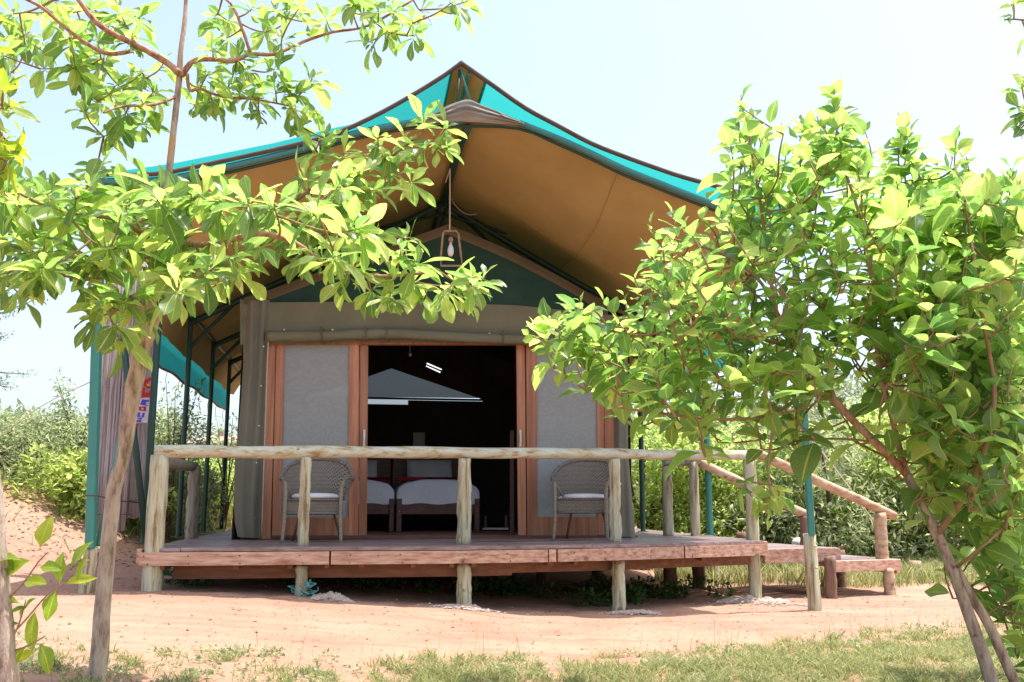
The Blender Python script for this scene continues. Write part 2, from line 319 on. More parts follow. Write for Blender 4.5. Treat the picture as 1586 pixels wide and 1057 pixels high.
def ground_mat():
    m, t = new_mat('red_sand'); N = t.nodes; L = t.links
    out = N.new("ShaderNodeOutputMaterial"); p = N.new("ShaderNodeBsdfPrincipled"); tc = N.new("ShaderNodeTexCoord")
    def ns(sc_, d=6, dist=0, v=None):
        n = N.new("ShaderNodeTexNoise"); n.inputs['Scale'].default_value = sc_; n.inputs['Detail'].default_value = d; n.inputs['Distortion'].default_value = dist
        L.new(v or tc.outputs['Object'], n.inputs['Vector']); return n
    a = ns(1.1, 8); cr = N.new("ShaderNodeValToRGB"); L.new(a.outputs[0], cr.inputs[0])
    E = cr.color_ramp.elements; E[0].position = .3; E[0].color = (.33, .185, .13, 1); E[1].position = .72; E[1].color = (.41, .255, .18, 1)
    mp = N.new("ShaderNodeMapping"); mp.inputs['Scale'].default_value = (.5, 2.6, 1); L.new(tc.outputs['Object'], mp.inputs[0])
    b = ns(2.2, 8, .6, mp.outputs[0]); r = N.new("ShaderNodeMapRange"); r.inputs[1].default_value = .50; r.inputs[2].default_value = .66; r.inputs[4].default_value = .6; L.new(b.outputs[0], r.inputs[0])
    mx = N.new("ShaderNodeMix"); mx.data_type = 'RGBA'; L.new(r.outputs[0], mx.inputs[0]); L.new(cr.outputs[0], mx.inputs[6]); mx.inputs[7].default_value = (.27, .155, .115, 1)
    c = ns(55, 3); r2 = N.new("ShaderNodeMapRange"); r2.inputs[1].default_value = .66; r2.inputs[2].default_value = .72; r2.inputs[4].default_value = .55; L.new(c.outputs[0], r2.inputs[0])
    mx2 = N.new("ShaderNodeMix"); mx2.data_type = 'RGBA'; L.new(r2.outputs[0], mx2.inputs[0]); L.new(mx.outputs[2], mx2.inputs[6]); mx2.inputs[7].default_value = (.22, .13, .09, 1)
    L.new(mx2.outputs[2], p.inputs['Base Color']); p.inputs['Roughness'].default_value = .95; p.inputs['Specular IOR Level'].default_value = .1
    h = ns(16, 8); bp = N.new("ShaderNodeBump"); bp.inputs['Strength'].default_value = .8; bp.inputs['Distance'].default_value = .03; L.new(h.outputs[0], bp.inputs['Height']); L.new(bp.outputs[0], p.inputs['Normal'])
    L.new(p.outputs[0], out.inputs[0]); return m
M['ground'] = ground_mat()

# ------------------------------------------------------------------ ground
def gz(x, y):
    z = -.10 + .28 * ss(1.4, -3.6, x)
    z += 1.0 * ss(-4.3, -7.2, x) * ss(9.0, 13.0, y) * (1 - .5 * ss(25, 60, y))
    if 3 < y < 12 and -9 < x < 9: z += .012 * noise.noise(Vector((x * 6.5, y * 6.5, 9))) + .018 * min(0, noise.noise(Vector((x * 2.7 + 3, y * 3.3, 12))) + .15)
    z += .10 * ss(-3.9, -5.2, x) * ss(8.2, 10, y)
    if y < 40 and abs(x) < 30:
        z += .022 * noise.noise(Vector((x * .9, y * .9, 0))) + .010 * noise.noise(Vector((x * 3.1, y * 3.1, 4)))
    return z
xs = list(np.arange(-8, 8.01, .07)); ys = list(np.arange(2, 16.01, .07))
xs = [-900, -300, -100, -40, -22, -15, -12, -10, -9] + xs + [9, 10, 12, 15, 22, 40, 100, 300, 900]
ys = [-40, -10, 0, 1] + ys + [17, 18.5, 20, 23, 27, 33, 42, 60, 100, 300, 1500]
g = MB(); g.grid([[Vector((x, y, gz(x, y))) for x in xs] for y in ys])
tag(g.build('ground', M['ground'], smooth=True), kind='structure')

# ------------------------------------------------------------------ deck
DZ = .56
fp = [(222, 8.78), (340, 8.84), (470, 8.95), (595, 9.02), (718, 9.12), (840, 9.33), (955, 9.62), (1070, 10.05), (1182, 10.55)]
fuv = [uv_of(at(px, 840, Y)) for px, Y in fp]
FU = [a for a, b in fuv]; FV = [b for a, b in fuv]
UL, UR = FU[0], FU[-1]
def vf(u): return interp(u, FU, FV)
deck = empty('wooden_deck', T(0, 1.5, 0), 'raised timber deck of dark weathered planks with bowed pinkish front board', 'deck')
def board(name, mat, u0, u1, vfun, wdt, z0, th, parent, step=.3, jz=0):
    n = max(2, int(abs(u1 - u0) / step) + 1); A, B, C, D = [], [], [], []
    for i in range(n):
        u = u0 + (u1 - u0) * i / (n - 1); v = vfun(u)
        A.append(T(u, v, z0 - th)); B.append(T(u, v, z0)); C.append(T(u, v + wdt, z0 + jz)); D.append(T(u, v + wdt, z0 - th + jz))
    m = MB(); m.grid([A, B, C, D, A])
    k = len(m.v) - n
    m.f += [(0, n, 2 * n, 3 * n), (n - 1, 4 * n - 1, 3 * n - 1, 2 * n - 1)]
    return m.build(name, mat, parent)
W = .115
for k in range(26):
    off = k * (W + .007)
    if k == 0: cuts = [UL + .1, -2.6, -1.0, 1.3, UR]
    else:
        c0 = random.uniform(-2.2, -.6); cuts = [UL + random.uniform(0, .03), c0, c0 + random.uniform(1.8, 2.6), UR - random.uniform(0, .03)]
    for a, b in zip(cuts[:-1], cuts[1:]):
        board('plank', M['plank'], a + .003, b - .003, lambda u, o=off: vf(u) * (1 if o < .5 else 1) + o - .02, W, DZ + random.uniform(-.003, .003), .032, deck, jz=random.uniform(-.002, .002))
v0 = vf(-3) + 26 * (W + .007)
for k in range(34):
    off = k * (W + .007)
    for a, b in ((UL - .0, -2.35), (2.3, UR)):
        board('plank', M['plank'], a, b, lambda u, o=off: vf(u) + o + 26 * (W + .007) - .02, W, DZ + random.uniform(-.003, .003), .032, deck)
# fascia boards with butt joints
uo = lambda px: uv_of(at(px, 850, 9.2))[0]
for a, b in ((UL - .02, uo(512)), (uo(514), uo(852)), (uo(853), uo(866)), (uo(868), uo(1100)), (uo(1102), UR + .02)):
    o = board('fascia_board', M['fascia'], a + .003, b - .003, lambda u: vf(min(max(u, UL), UR)) - .055, .045, DZ - .038, .118, deck)
for px in (240, 300, 380, 470, 545, 620, 719, 790, 900, 957, 1040, 1120, 1168):
    for dz in (-.07, -.14):
        u = uv_of(at(px, 850, 9.1))[0] + random.uniform(-.02, .02); c = T(u, vf(u) - .058, DZ + dz); m = MB(); m.add([c + U * (.007 * math.cos(a)) + Vector((0, 0, .007 * math.sin(a))) for a in np.linspace(0, 6.283, 9)[:-1]] + [c - V * .006], [(i, (i + 1) % 8, 8) for i in range(8)]); m.build('nail_head', M['hem'], deck)
board('bearer', M['beam'], UL + .25, .5, lambda u: vf(u) + .16, .06, DZ - .155, .135, deck)
board('bearer', M['beam'], .5, UR - .02, lambda u: vf(u) + .16, .06, DZ - .150, .115, deck)
for v_ in (1.9, 3.6, 5.3, 7.0): board('bearer', M['beam'], UL + .1, UR - .1, lambda u, q=v_: q + (vf(u) if q < 2 else .6), .07, DZ - .16, .13, deck)
for k, px in enumerate((262, 372, 452, 508, 560, 640, 700, 735, 860, 905, 980, 1150)):
    u = uv_of(at(px, 850, 9.1))[0]; m = MB(); m.box(T(u, vf(u) + .45, DZ - .12), (.05, .9, .15), U, V); m.build('joist', M['beam'], deck)
# side edge boards
for u in (UL - .03, UR + .03):
    m = MB(); p = T(u, vf(u) + .0 + 3.6, DZ - .075); m.box(p, (.045, 7.2, .13), U, V); m.build('edge_board', M['fascia'], deck)
def log_pts(a, b, n=9, wob=.012, seed=0):
    a, b = Vector(a), Vector(b); return [a.lerp(b, i / (n - 1)) + Vector((wob * noise.noise(Vector((i * .7, seed, 1))), wob * noise.noise(Vector((i * .7, seed, 5))), 0)) for i in range(n)]
def log_post(name, px, Y, z0, z1, r, mat, parent, seed, knots=()):
    b = at(px, 850, Y); a = Vector((b.x, Y, z0)); c = Vector((b.x, Y, z1))
    pts = log_pts(a, c, 14, .014, seed); rr = [r * (1.06 - .1 * i / 13 + .05 * noise.noise(Vector((i * .5, seed, 9)))) for i in range(14)]
    m = MB(); m.tube(pts, rr, 14, True, .16, seed)
    for t, ang in knots:
        p = a.lerp(c, t) + Vector((math.cos(ang), math.sin(ang), 0)) * r * .85
        m.tube([p - Vector((math.cos(ang), math.sin(ang), 0)) * .02, p + Vector((math.cos(ang) * .018, math.sin(ang) * .018, .006))], [.028, .012], 8)
    o = m.build(name, mat, parent, smooth=True); return o
def px_r(w_px, Y): return w_px / 2 * Y / 1472
# stumps below the fascia
for i, (px, Y, wp) in enumerate(((469, 9.06, 19), (719, 9.22, 23), (957, 9.72, 20))):
    p = at(px, 850, Y); log_post('support_post', px, Y, gz(p.x, Y) - .2, DZ - .17, px_r(wp, Y), M['log'], deck, 20 + i, ((.6, -1.5),) if i == 1 else ())
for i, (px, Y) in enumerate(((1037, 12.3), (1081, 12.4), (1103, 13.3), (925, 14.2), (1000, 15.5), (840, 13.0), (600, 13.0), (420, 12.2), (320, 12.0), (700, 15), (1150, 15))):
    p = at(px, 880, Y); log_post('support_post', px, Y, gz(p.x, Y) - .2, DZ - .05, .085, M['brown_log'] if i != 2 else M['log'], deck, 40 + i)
# ------------------------------------------------------------------ railing
rl = empty('log_railing', T(0, .5, DZ), 'railing of pale rough logs along the front and left edge of the deck', 'railing')
A = at(240, 698, 8.80); B = at(1170, 705, 10.75)
A.z = at(245, 700, 8.80).z; B.z = at(1165, 706, 10.75).z
pts = [A + (B - A) * (i / 30) + Vector((0, .01 * noise.noise(Vector((i * .35, 0, 3))), .012 * noise.noise(Vector((i * .3, 2, 3))) + .012 * math.sin(math.pi * i / 30))) for i in range(31)]
m = MB(); m.tube(pts, [.061 - .006 * i / 30 + .004 * noise.noise(Vector((i * .4, 8, 8))) for i in range(31)], 16, True, .14, 3)
m.build('handrail', M['rail_log'], rl, smooth=True)
def ray_rail(px): t = (1 / 8.80 - 0) ; return None
def rail_Y(px):
    d = (px - 793) / F
    # line A-B crossed with the vertical plane of this column
    t = (A.x - d * A.y * ct) / ((B.y - A.y) * d * ct - (B.x - A.x)); return A.y + (B.y - A.y) * t
for i, (px, wp, kn) in enumerate(((469, 17, ()), (718.5, 21, ((.38, 3.3), (.62, -.3))), (954, 18, ((.3, 3.0), (.7, .2))))):
    Y = rail_Y(px); zt = A.z + (B.z - A.z) * ((Y - A.y) / (B.y - A.y))
    log_post('post', px, Y, DZ - .03, zt - .045, px_r(wp, Y), M['log'], rl, 10 + i, kn)
pl = at(239, 850, 8.83); log_post('corner_post', 239, 8.83, gz(pl.x, 8.8) - .2, A.z - .03, px_r(28, 8.83), M['log'], rl, 14, ((.5, -2.5),))
pr = at(1168, 850, 10.72); log_post('corner_post', 1167, 10.70, gz(pr.x, 10.7) - .2, B.z + .02, px_r(19, 10.7), M['log'], rl, 15)
# return rail on the left
bp = at(296, 718, 11.2); m = MB(); m.tube(log_pts(A + Vector((.02, .05, -.08)), at(300, 723, 11.25), 10, .02, 5), [.062, .055], 12, True, .2, 5); m.build('handrail', M['grey_log'], rl, smooth=True)
log_post('post', 295, 11.2, DZ - .03, at(296, 722, 11.2).z, px_r(19, 11.2), M['grey_log'], rl, 16, ((.5, -1.2),))
# short rail on the right side
rs = empty('log_railing', at_z(1060, 830, DZ), 'short pale log railing at the right deck side with dark crooked top log', 'railing')
m = MB(); m.tube(log_pts(at(1026, 720, 12.1), at(1086, 711, 12.0), 8, .02, 8), [.055, .06], 12, True, .25, 8); m.build('handrail', M['grey_log'], rs, smooth=True)
log_post('post', 1036, 12.1, DZ - .03, at(1036, 722, 12.1).z, px_r(16, 12.1), M['log'], rs, 17)
log_post('post', 1078, 12.0, DZ - .03, at(1078, 716, 12.0).z, px_r(15, 12.0), M['log'], rs, 18)
# ------------------------------------------------------------------ steps and their handrails
stp = empty('wooden_steps', at(1290, 900, 11.3), 'two broad timber steps going down from the right end of the deck', 'steps')
def step(px0, px1, py_top, Y, th_px, dep):
    a = at(px0, py_top, Y); b = at(px1, py_top, Y + .35); th = th_px * Y / 1472
    dx = (b - a); dx.z = 0; L_ = dx.length; X = dx.normalized(); Yv = Vector((-X.y, X.x, 0))
    z = a.z
    m = MB(); m.box(a.lerp(b, .5) * 1 + Vector((0, 0, z - a.lerp(b, .5).z - th / 2)), (L_, .05, th), X, Yv); m.build('riser_board', M['fascia'], stp)
    n = int(dep / .14)
    for k in range(n):
        c = a.lerp(b, .5); c.z = z - .016; c = c + Yv * (.1 + k * .14)
        m = MB(); m.box(c, (L_, .13, .035), X, Yv); m.build('tread_plank', M['plank'], stp)
    m = MB(); c = b + Yv * (dep / 2 + .03); c.z = z - .04 - th / 2; m.box(c, (.05, dep, th), X, Yv); m.build('side_board', M['fascia'], stp)
step(1182, 1300, 851, 10.95, 21, 1.5)
step(1287, 1393, 869, 11.05, 17, 1.5)
for i, (px, Y, wd) in enumerate(((1284, 10.98, 18), (1374, 11.35, 17), (1300, 12.4, 16))):
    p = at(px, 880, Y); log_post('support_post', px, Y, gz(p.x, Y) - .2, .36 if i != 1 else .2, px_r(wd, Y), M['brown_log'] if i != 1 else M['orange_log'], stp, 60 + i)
sr = empty('stair_handrail', at(1365, 880, 11.5), 'nearer sloping log handrail of the steps, light on top and orange below', 'handrail')
m = MB(); m.tube(log_pts(at(1172, 702, 10.8), at(1386, 800, 11.5), 14, .03, 31), [.058, .05], 12, True, .2, 31); m.build('handrail', M['orange_log'], sr, smooth=True)
log_post('post', 1366, 11.42, .24, at(1366, 795, 11.42).z, px_r(19, 11.4), M['orange_log'], sr, 32)
sr = empty('stair_handrail', at(1245, 850, 12.8), 'farther sloping orange log handrail of the steps with a short dark post', 'handrail')
m = MB(); m.tube(log_pts(at(1084, 716, 12.2), at(1258, 802, 12.7), 14, .03, 34), [.06, .055], 12, True, .2, 34); m.build('handrail', M['orange_log'], sr, smooth=True)
log_post('post', 1248, 12.65, .38, at(1248, 800, 12.65).z, px_r(15, 12.6), M['brown_log'], sr, 35)
# right of the steps: a low stump
p = at(1418, 890, 14.0); m = MB(); z = gz(p.x, 14); m.tube(log_pts((p.x, 14, z - .1), (p.x, 14, at(1418, 869, 14).z), 5, .01, 3), .085, 12, True, .2, 4)
tag(m.build('tree_stump', M['orange_log'], smooth=True), 'short sawn log stump standing in the sand to the right of the steps', 'stump')

# ------------------------------------------------------------------ canopy (outer roof on poles)
can = empty('canopy', T(0, 3, 0), 'big brown canvas canopy with turquoise netting over it, carried on green poles above the tent', 'canopy')
cf = [(-3.5, (147, 282)), (-2.9, (240, 281)), (-2.4, (321, 267)), (-1.6, (461, 234)), (-1.15, (535, 212)), (-.8, (592, 199)), (-.4, (650, 190)), (0, (716, 188)), (.6, (804, 192)),
      (1.0, (864, 216)), (1.4, (915, 239)), (1.75, (965, 263)), (2.1, (1015, 283)), (2.4, (1060, 301)), (2.95, (1145, 333)), (3.5, (1226, 360))]
cfw = [at_v(a, b, 0) for _, (a, b) in cf]; CFU = [uv_of(p)[0] for p in cfw]; CFZ = [p.z for p in cfw]
uf = [(147, 272), (240, 272), (321, 257), (461, 226), (530, 205), (590, 177), (640, 149), (687, 120), (712, 102), (717, 102), (764, 135), (814, 170), (864, 197), (915, 224), (965, 244), (1015, 262), (1060, 277), (1145, 300), (1226, 322)]
ufw = [at_v(a, b, -.04) for a, b in uf]; UFU = [uv_of(p)[0] for p in ufw]; UFZ = [p.z for p in ufw]
def zr(u, v):
    a = interp(u, CFU, CFZ); b = 4.97 - .545 * abs(u) - .05 * math.sin(math.pi * min(1, abs(u) / 3.2)) * (1 + .6 * math.cos(2 * math.pi * (v - 1.07) / 1.8) * -1)
    s = ss(0, 1.25, v); return a * (1 - s) + b * s + ss(0, .8, v) * .022 * noise.noise(Vector((u * 1.6, v * 1.3, 3))) + ss(.2, 1, v) * .008 * noise.noise(Vector((u * 6, v * 1.5, 8)))
def hw(v): return 3.5 - .36 * ss(0, 1.1, v)
vs_ = [0, .15, .35, .6, .85, 1.1] + [1.1 + .3 * i for i in range(1, 26)]
us = np.linspace(-1, 1, 91)
m = MB(); m.grid([[T(s * hw(v), v, zr(s * hw(v), v)) for s in us] for v in vs_]); m.build('roof_canvas', M['canvas_roof'], can, smooth=True)
for sgn in (-1, 1):
    rows = []
    for k in range(7):
        t = k / 6
        rows.append([T(sgn * (hw(v) + .20 * t + .012 * math.sin(v * 7) * t), v, zr(hw(v), v) * (1 - t) + (2.9 + .02 * math.sin(v * 3)) * t) for v in [1.0] + vs_[6:]])
    m = MB(); m.grid(rows if sgn < 0 else [r[::-1] for r in rows]); m.build('side_valance', M['canvas_roof'], can, smooth=True)
# seams on the underside
for s in (-1, 1):
    for uu in (1.6,):
        m = MB(); m.tube([T(s * uu, v, zr(s * uu, v) - .006) for v in vs_], .0035, 4); m.build('seam', M['seam'], can)
    for vv in (2.0,):
        m = MB(); m.tube([T(s * q, vv, zr(s * q, vv) - .006) for q in np.linspace(.05, 3.1, 16)], .003, 4); m.build('seam', M['seam'], can)
# netting layer
def zu(u, v):
    a = interp(u, UFU, UFZ); b = 5.45 - .60 * abs(u) + .06 * abs(u) * (abs(u) > 0); s = ss(0, 2.2, v)
    return max(a * (1 - s) + b * s, zr(u * .9, v) + .06)
for sgn in (-1, 1):
    rows = []
    for v in [-.04] + vs_[1:]:
        rows.append([T(sgn * (.16 + (hw(max(v, 0)) + .02 - .16) * t), v, zu(sgn * (.16 + (hw(max(v, 0)) - .16) * t), max(0, v))) for t in np.linspace(0, 1, 24)])
    m = MB(); m.grid(rows if sgn > 0 else [r[::-1] for r in rows]); m.build('shade_net', M['net'], can, smooth=True)
    rows = []
    for k in range(4):
        t = k / 3; rows.append([T(sgn * (3.36 + .06 * t), v, 3.3 * (1 - t) + (2.60 + .015 * math.sin(v * 4)) * t) for v in np.linspace(1.2, 8.5, 40)])
    m = MB(); m.grid(rows if sgn < 0 else [r[::-1] for r in rows]); m.build('side_net', M['net'], can, smooth=True)
    m = MB(); m.tube([T(sgn * 3.42, v, 2.60 + .015 * math.sin(v * 4)) for v in np.linspace(1.2, 8.5, 40)], .018, 6); m.build('net_hem', M['tan_hem'], can)
    for i, v in enumerate(np.linspace(1.6, 8.2, 9)):
        m = MB(); m.tube([T(sgn * 3.44, v, 2.60), T(sgn * 3.46, v + .03, 2.52), T(sgn * 3.44, v + .06, 2.36 + .05 * math.sin(i * 5))], .005, 4)
        m.build('net_tie', M['rope'], can)
rows = [[T(u, v, zu(u, max(v, 0)) + .012) for u in np.linspace(-.19, .19, 7)] for v in [-.045] + vs_[1:]]
m = MB(); m.grid(rows); m.build('ridge_strip', M['canvas_roof'], can, smooth=True)
# front edge hem of the net
m = MB(); m.tube([p + Vector((0, -.01, .01)) for p in lerp_path(ufw, 3)], .024, 8); m.build('front_hem', M['hem'], can, smooth=True)
# front bar of the canvas
m = MB(); m.tube([p + V * -.02 for p in lerp_path(cfw[:8], 3)], .032, 10); m.build('front_bar', M['pipe_blue'], can, smooth=True)
m = MB(); m.tube([p + V * -.02 for p in lerp_path(cfw[8:], 3)], .032, 10); m.build('front_bar', M['pipe_blue'], can, smooth=True)
m = MB(); m.tube([p + V * .02 + Vector((0, 0, -.045)) for p in lerp_path(cfw, 3)], .016, 6); m.build('edge_cord', M['pipe_dark'], can, smooth=True)
# gathered grey cloth at the peak
top = [(640, 186), (665, 178), (690, 165), (708, 158), (725, 154), (745, 162), (770, 172), (790, 181), (812, 190)]
bot = [(640, 189), (665, 190), (690, 190), (708, 188), (725, 189), (745, 190), (770, 192), (790, 193), (812, 194)]
rows = []
T1 = lerp_path([Vector((a, b, 0)) for a, b in top], 5); B1 = lerp_path([Vector((a, b, 0)) for a, b in bot], 5)
for k in range(13):
    t = k / 12; r_ = []
    for i, (a, b) in enumerate(zip(T1, B1)):
        q = a.lerp(b, t); fold = .028 * math.sin(k * 2.1 + i * .13 + 1.3 * noise.noise(Vector((i * .15, k * .2, 0))))
        r_.append(at_v(q.x, q.y, -.07 + fold * math.sin(math.pi * min(1, t + .1)) - .05 * math.sin(math.pi * t)))
    rows.append(r_)
m = MB(); m.grid(rows); m.build('gathered_cloth', M['canvas_grey'], can, smooth=True)
# ridge poles, struts
def bar(name, mat, pts, r, n=8): m = MB(); m.tube(pts, r, n); return m.build(name, mat, can, smooth=True)
bar('ridge_pole', M['pipe_dark'], [T(0, v, zr(0, v) - .06) for v in np.linspace(.02, 8.5, 12)], .045)
bar('ridge_pole', M['pipe'], [T(0, v, zu(0, max(v, 0)) - .04) for v in np.linspace(-.03, 8.5, 12)], .022)
bar('peak_strut', M['pipe'], [at_v(714, 108, -.03), at_v(728, 158, -.05)], .014)
bar('peak_strut', M['pipe_dark'], [at_v(712, 108, -.02), at_v(706, 190, .02)], .014)
for i, v in enumerate((2.87, 4.69, 6.4, 8.3)):
    for s in (-1, 1):
        bar('rafter', M['pipe_dark'], lerp_path([T(s * q, v, zr(s * q, v) - .09 - .02 * math.sin(q)) for q in (0, .6, 1.2, 1.8, 2.5, 3.12)], 3), .040)
        bar('rafter_brace', M['pipe_dark'], [T(s * 3.12, v, 2.85), T(s * 2.55, v, 3.50)], .025)
        bar('ridge_brace', M['pipe_dark'], [T(0, v, 4.72), T(s * .85, v, 4.50)], .022)
bar('ridge_brace', M['pipe_dark'], [T(0, 2.87, 4.9), T(1.1, 3.9, 4.35), T(2.3, 4.69, 3.75)], .026)
bar('ridge_brace', M['pipe_dark'], [T(0, 2.87, 4.9), T(-1.1, 3.9, 4.35), T(-2.3, 4.69, 3.75)], .026)
for s in (-1, 1):
    bar('eave_bar', M['pipe_dark'], [T(s * 3.5, 0, CFZ[0 if s < 0 else -1] - .05), T(s * 3.16, 1.07, 3.34), T(s * 3.12, 2.0, 3.26), T(s * 3.12, 8.6, 3.24)], .03)
# poles
def pole(pt, z0, z1, r, mat='pipe_dark', nm='pole', foot=True):
    m = MB(); m.tube([Vector((pt.x, pt.y, z0)), Vector((pt.x, pt.y, z1))], r, 10)
    if foot: m.box((pt.x, pt.y, z0 + .006), (.14, .1, .012))
    return m.build(nm, M[mat], can, smooth=False)
for v in (2.87, 4.69, 6.4): pole(T(-3.12, v, 0), DZ + .003, 3.27, .031)
pole(T(-3.12, 1.07, 0), DZ + .003, 3.35, .036)
pR = at(1100, 826, 12.3); pole(pR, DZ, 3.25, .042, 'pipe')
pR2 = at(996, 820, 13.6); pole(pR2, DZ, 3.25, .038)
def leanpole(name, a, b, r, mat, n=8):
    m = MB(); m.tube([a, b], r, n); return m.build(name, M[mat], can, smooth=True)
# front corner posts: square steel on timber stubs
cl = T(-3.5, 0, 0); cr_ = T(3.5, 0, 0)
LB = at(140, 850, 8.62); LT = T(-3.49, 0, CFZ[0]); RB = at(1257, 830, 9.62); RT = T(3.48, 0, CFZ[-1])
for (bt, tp, wd) in ((LB, LT, .080), (RB, RT, .062)):
    m = MB(); ax = (tp - bt).normalized(); c = (tp + bt) / 2; X = Vector((1, 0, 0)); X = (X - ax * X.dot(ax)).normalized()
    m.box(c, (wd, wd, (tp - bt).length), X, ax.cross(X), ax); m.build('corner_pole', M['pipe'], can)
for i, (bt, px, py, wp, Y) in enumerate(((LB, 133.5, 914, 22, 8.66), (RB, 1260.5, 935, 21, 9.66))):
    p = at(px, 900, Y); z0 = gz(p.x, Y); m = MB(); top_ = Vector((bt.x - .01, Y, bt.z + (.02 if i == 0 else 0.02)))
    m.tube(log_pts((p.x, Y, z0 - .15), top_, 8, .01, 70 + i), [px_r(wp, Y) * 1.05, px_r(wp, Y) * .9], 14, True, .12, 70 + i)
    m.tube([top_ + Vector((.02, -.09, -.12)), top_ + Vector((.02, -.125, -.12))], .012, 8)
    m.tube([top_ + Vector((.02, -.10, -.33)), top_ + Vector((.02, -.135, -.33))], .012, 8)
    o = m.build('timber_stub', M['log'], smooth=True); o.parent = can; o.data.transform(Matrix.Translation(-can.location))
# cross braces at the left
leanpole('brace', at(152, 845, 8.7), at(212, 560, 9.4), .030, 'pipe')
leanpole('brace', at(226, 835, 9.45), at(190, 520, 9.5), .034, 'pipe_dark')
m = MB(); m.tube([at(132, 768, 8.5), at(150, 768, 8.54), at(186, 776, 8.9), at(214, 779, 9.6)], .006, 6); m.build('tie_wire', M['hem'], can)
# reed mat panels behind the corner post
rd = empty('reed_screen', at(190, 810, 9.9), 'grey split reed screen hung between green poles left of the deck', 'screen')
def reed_panel(px0, px1, ytop, ybot, Y0, Y1, seed):
    rr = random.Random(seed); m = MB(); n = 46
    for i in range(n):
        t = (i + .5) / n; px = px0 + (px1 - px0) * t; Y = Y0 + (Y1 - Y0) * t + rr.uniform(-.012, .012)
        a = at(px, ybot + rr.uniform(-3, 3) , Y); b = at(px, ytop, Y); a.x = b.x = at(px, 650, Y).x
        k = 5; m.tube([a.lerp(b, j / k) + Vector((rr.uniform(-.004, .004), 0, 0)) for j in range(k + 1)], rr.uniform(.010, .016), 5)
    o = m.build('reeds', M['reed'], rd, smooth=True); o['kind'] = 'stuff'
    for py in (ytop + 60, (ytop + ybot) / 2, ybot - 25):
        m = MB(); m.tube([at(px0, py, Y0 - .02), at(px1, py, Y1 - .02)], .004, 4); m.build('binding_wire', M['hem'], rd)
reed_panel(149, 204, 380, 822, 9.55, 9.75, 1)
reed_panel(200, 239, 380, 801, 9.80, 9.95, 2)
# worn sticker strip on the reed screen
def paper(pts_px, Y, mat, parent, nm, thick=.003):
    a = [at(x, y, Y) for x, y in pts_px]; b = [p + Vector((0, thick, 0)) for p in a]; n = len(a)
    m = MB(); m.add(a + b, [tuple(range(n)), tuple(range(n, 2 * n))[::-1]] + [(i, n + i, n + (i + 1) % n, (i + 1) % n) for i in range(n)]); return m.build(nm, mat, parent)
M['pr_red'] = surf('printed_red', [(.45, .02, .03), (.6, .03, .04)], (20, 20, 20), .5, 0)
M['pr_blue'] = surf('printed_blue', [(.06, .06, .5), (.1, .1, .6)], (20, 20, 20), .5, 0)
M['pr_white'] = surf('printed_white', [(.6, .6, .7), (.7, .7, .78)], (20, 20, 20), .5, 0)
M['pr_yel'] = surf('printed_yellow', [(.6, .35, .03), (.7, .5, .05)], (20, 20, 20), .5, 0)
sk = empty('printed_sack_label', at(224, 660, 9.72), 'torn red, white and blue printed label on the reed screen, partly behind the tree trunk', 'label')
Ys = 9.74
paper([(216, 617), (233, 616), (228, 655), (209, 655)], Ys, M['pr_white'], sk, 'backing')
Yt = 9.733
paper([(222, 590), (233, 584), (235, 588), (229, 594), (234, 601), (229, 603), (222, 597)], Yt, M['pr_red'], sk, 'printed_mark')
paper([(226, 594), (231, 596), (233, 598), (228, 598)], Yt - .006, M['pr_yel'], sk, 'printed_mark')
paper([(221, 601), (225, 601), (224, 608), (230, 608), (231, 603), (234, 610), (232, 616), (219, 615)], Yt, M['pr_red'], sk, 'printed_mark')
paper([(220, 619), (231, 620), (230, 623), (226, 622), (225, 627), (230, 628), (229, 629), (217, 627)], Yt, M['pr_blue'], sk, 'printed_mark')
paper([(215, 630), (226, 630), (226, 637), (215, 636)], Yt, M['pr_red'], sk, 'printed_mark')
paper([(219, 632), (222, 632), (222, 635), (219, 634)], Yt - .006, M['pr_white'], sk, 'printed_mark')
paper([(214, 639), (217, 639), (216, 645), (219, 646), (221, 640), (224, 640), (222, 647), (212, 646)], Yt, M['pr_blue'], sk, 'printed_mark')
paper([(213, 648), (220, 648), (219, 650), (213, 650)], Yt, M['pr_blue'], sk, 'printed_mark')
paper([(212, 651), (219, 651), (218, 654), (211, 654)], Yt, M['pr_blue'], sk, 'printed_mark')
paper([(210, 657), (215, 657), (214, 661), (209, 661)], Yt, M['pr_red'], sk, 'printed_mark')
# guy ropes
def rope(name, pts, r, lab, cat='rope', mat='rope', k=6):
    m = MB(); m.tube(lerp_path(pts, k), r, 5); return tag(m.build(name, M[mat], smooth=True), lab, cat)
rope('guy_rope', [at(-40, 705, 11), at(60, 632, 10), at(140, 592, 9)], .006, 'thin guy rope running from the green corner pole down to the left edge')
rope('guy_rope', [at(1236, 655, 10.2), at(1300, 735, 11), at(1366, 826, 12)], .007, 'thin guy rope slanting down behind the handrail of the steps')
rope('power_cable', [at_v(695, 300, 2.8), at_v(705, 318, 2.78), at_v(723, 332, 2.78), at_v(750, 332, 2.8), at_v(790, 338, 2.72), at_v(830, 355, 2.72), at_v(900, 386, 2.72), at_v(975, 415, 2.72)], .011, 'pale cable looping from the ridge along the right rafter under the canopy', 'cable')
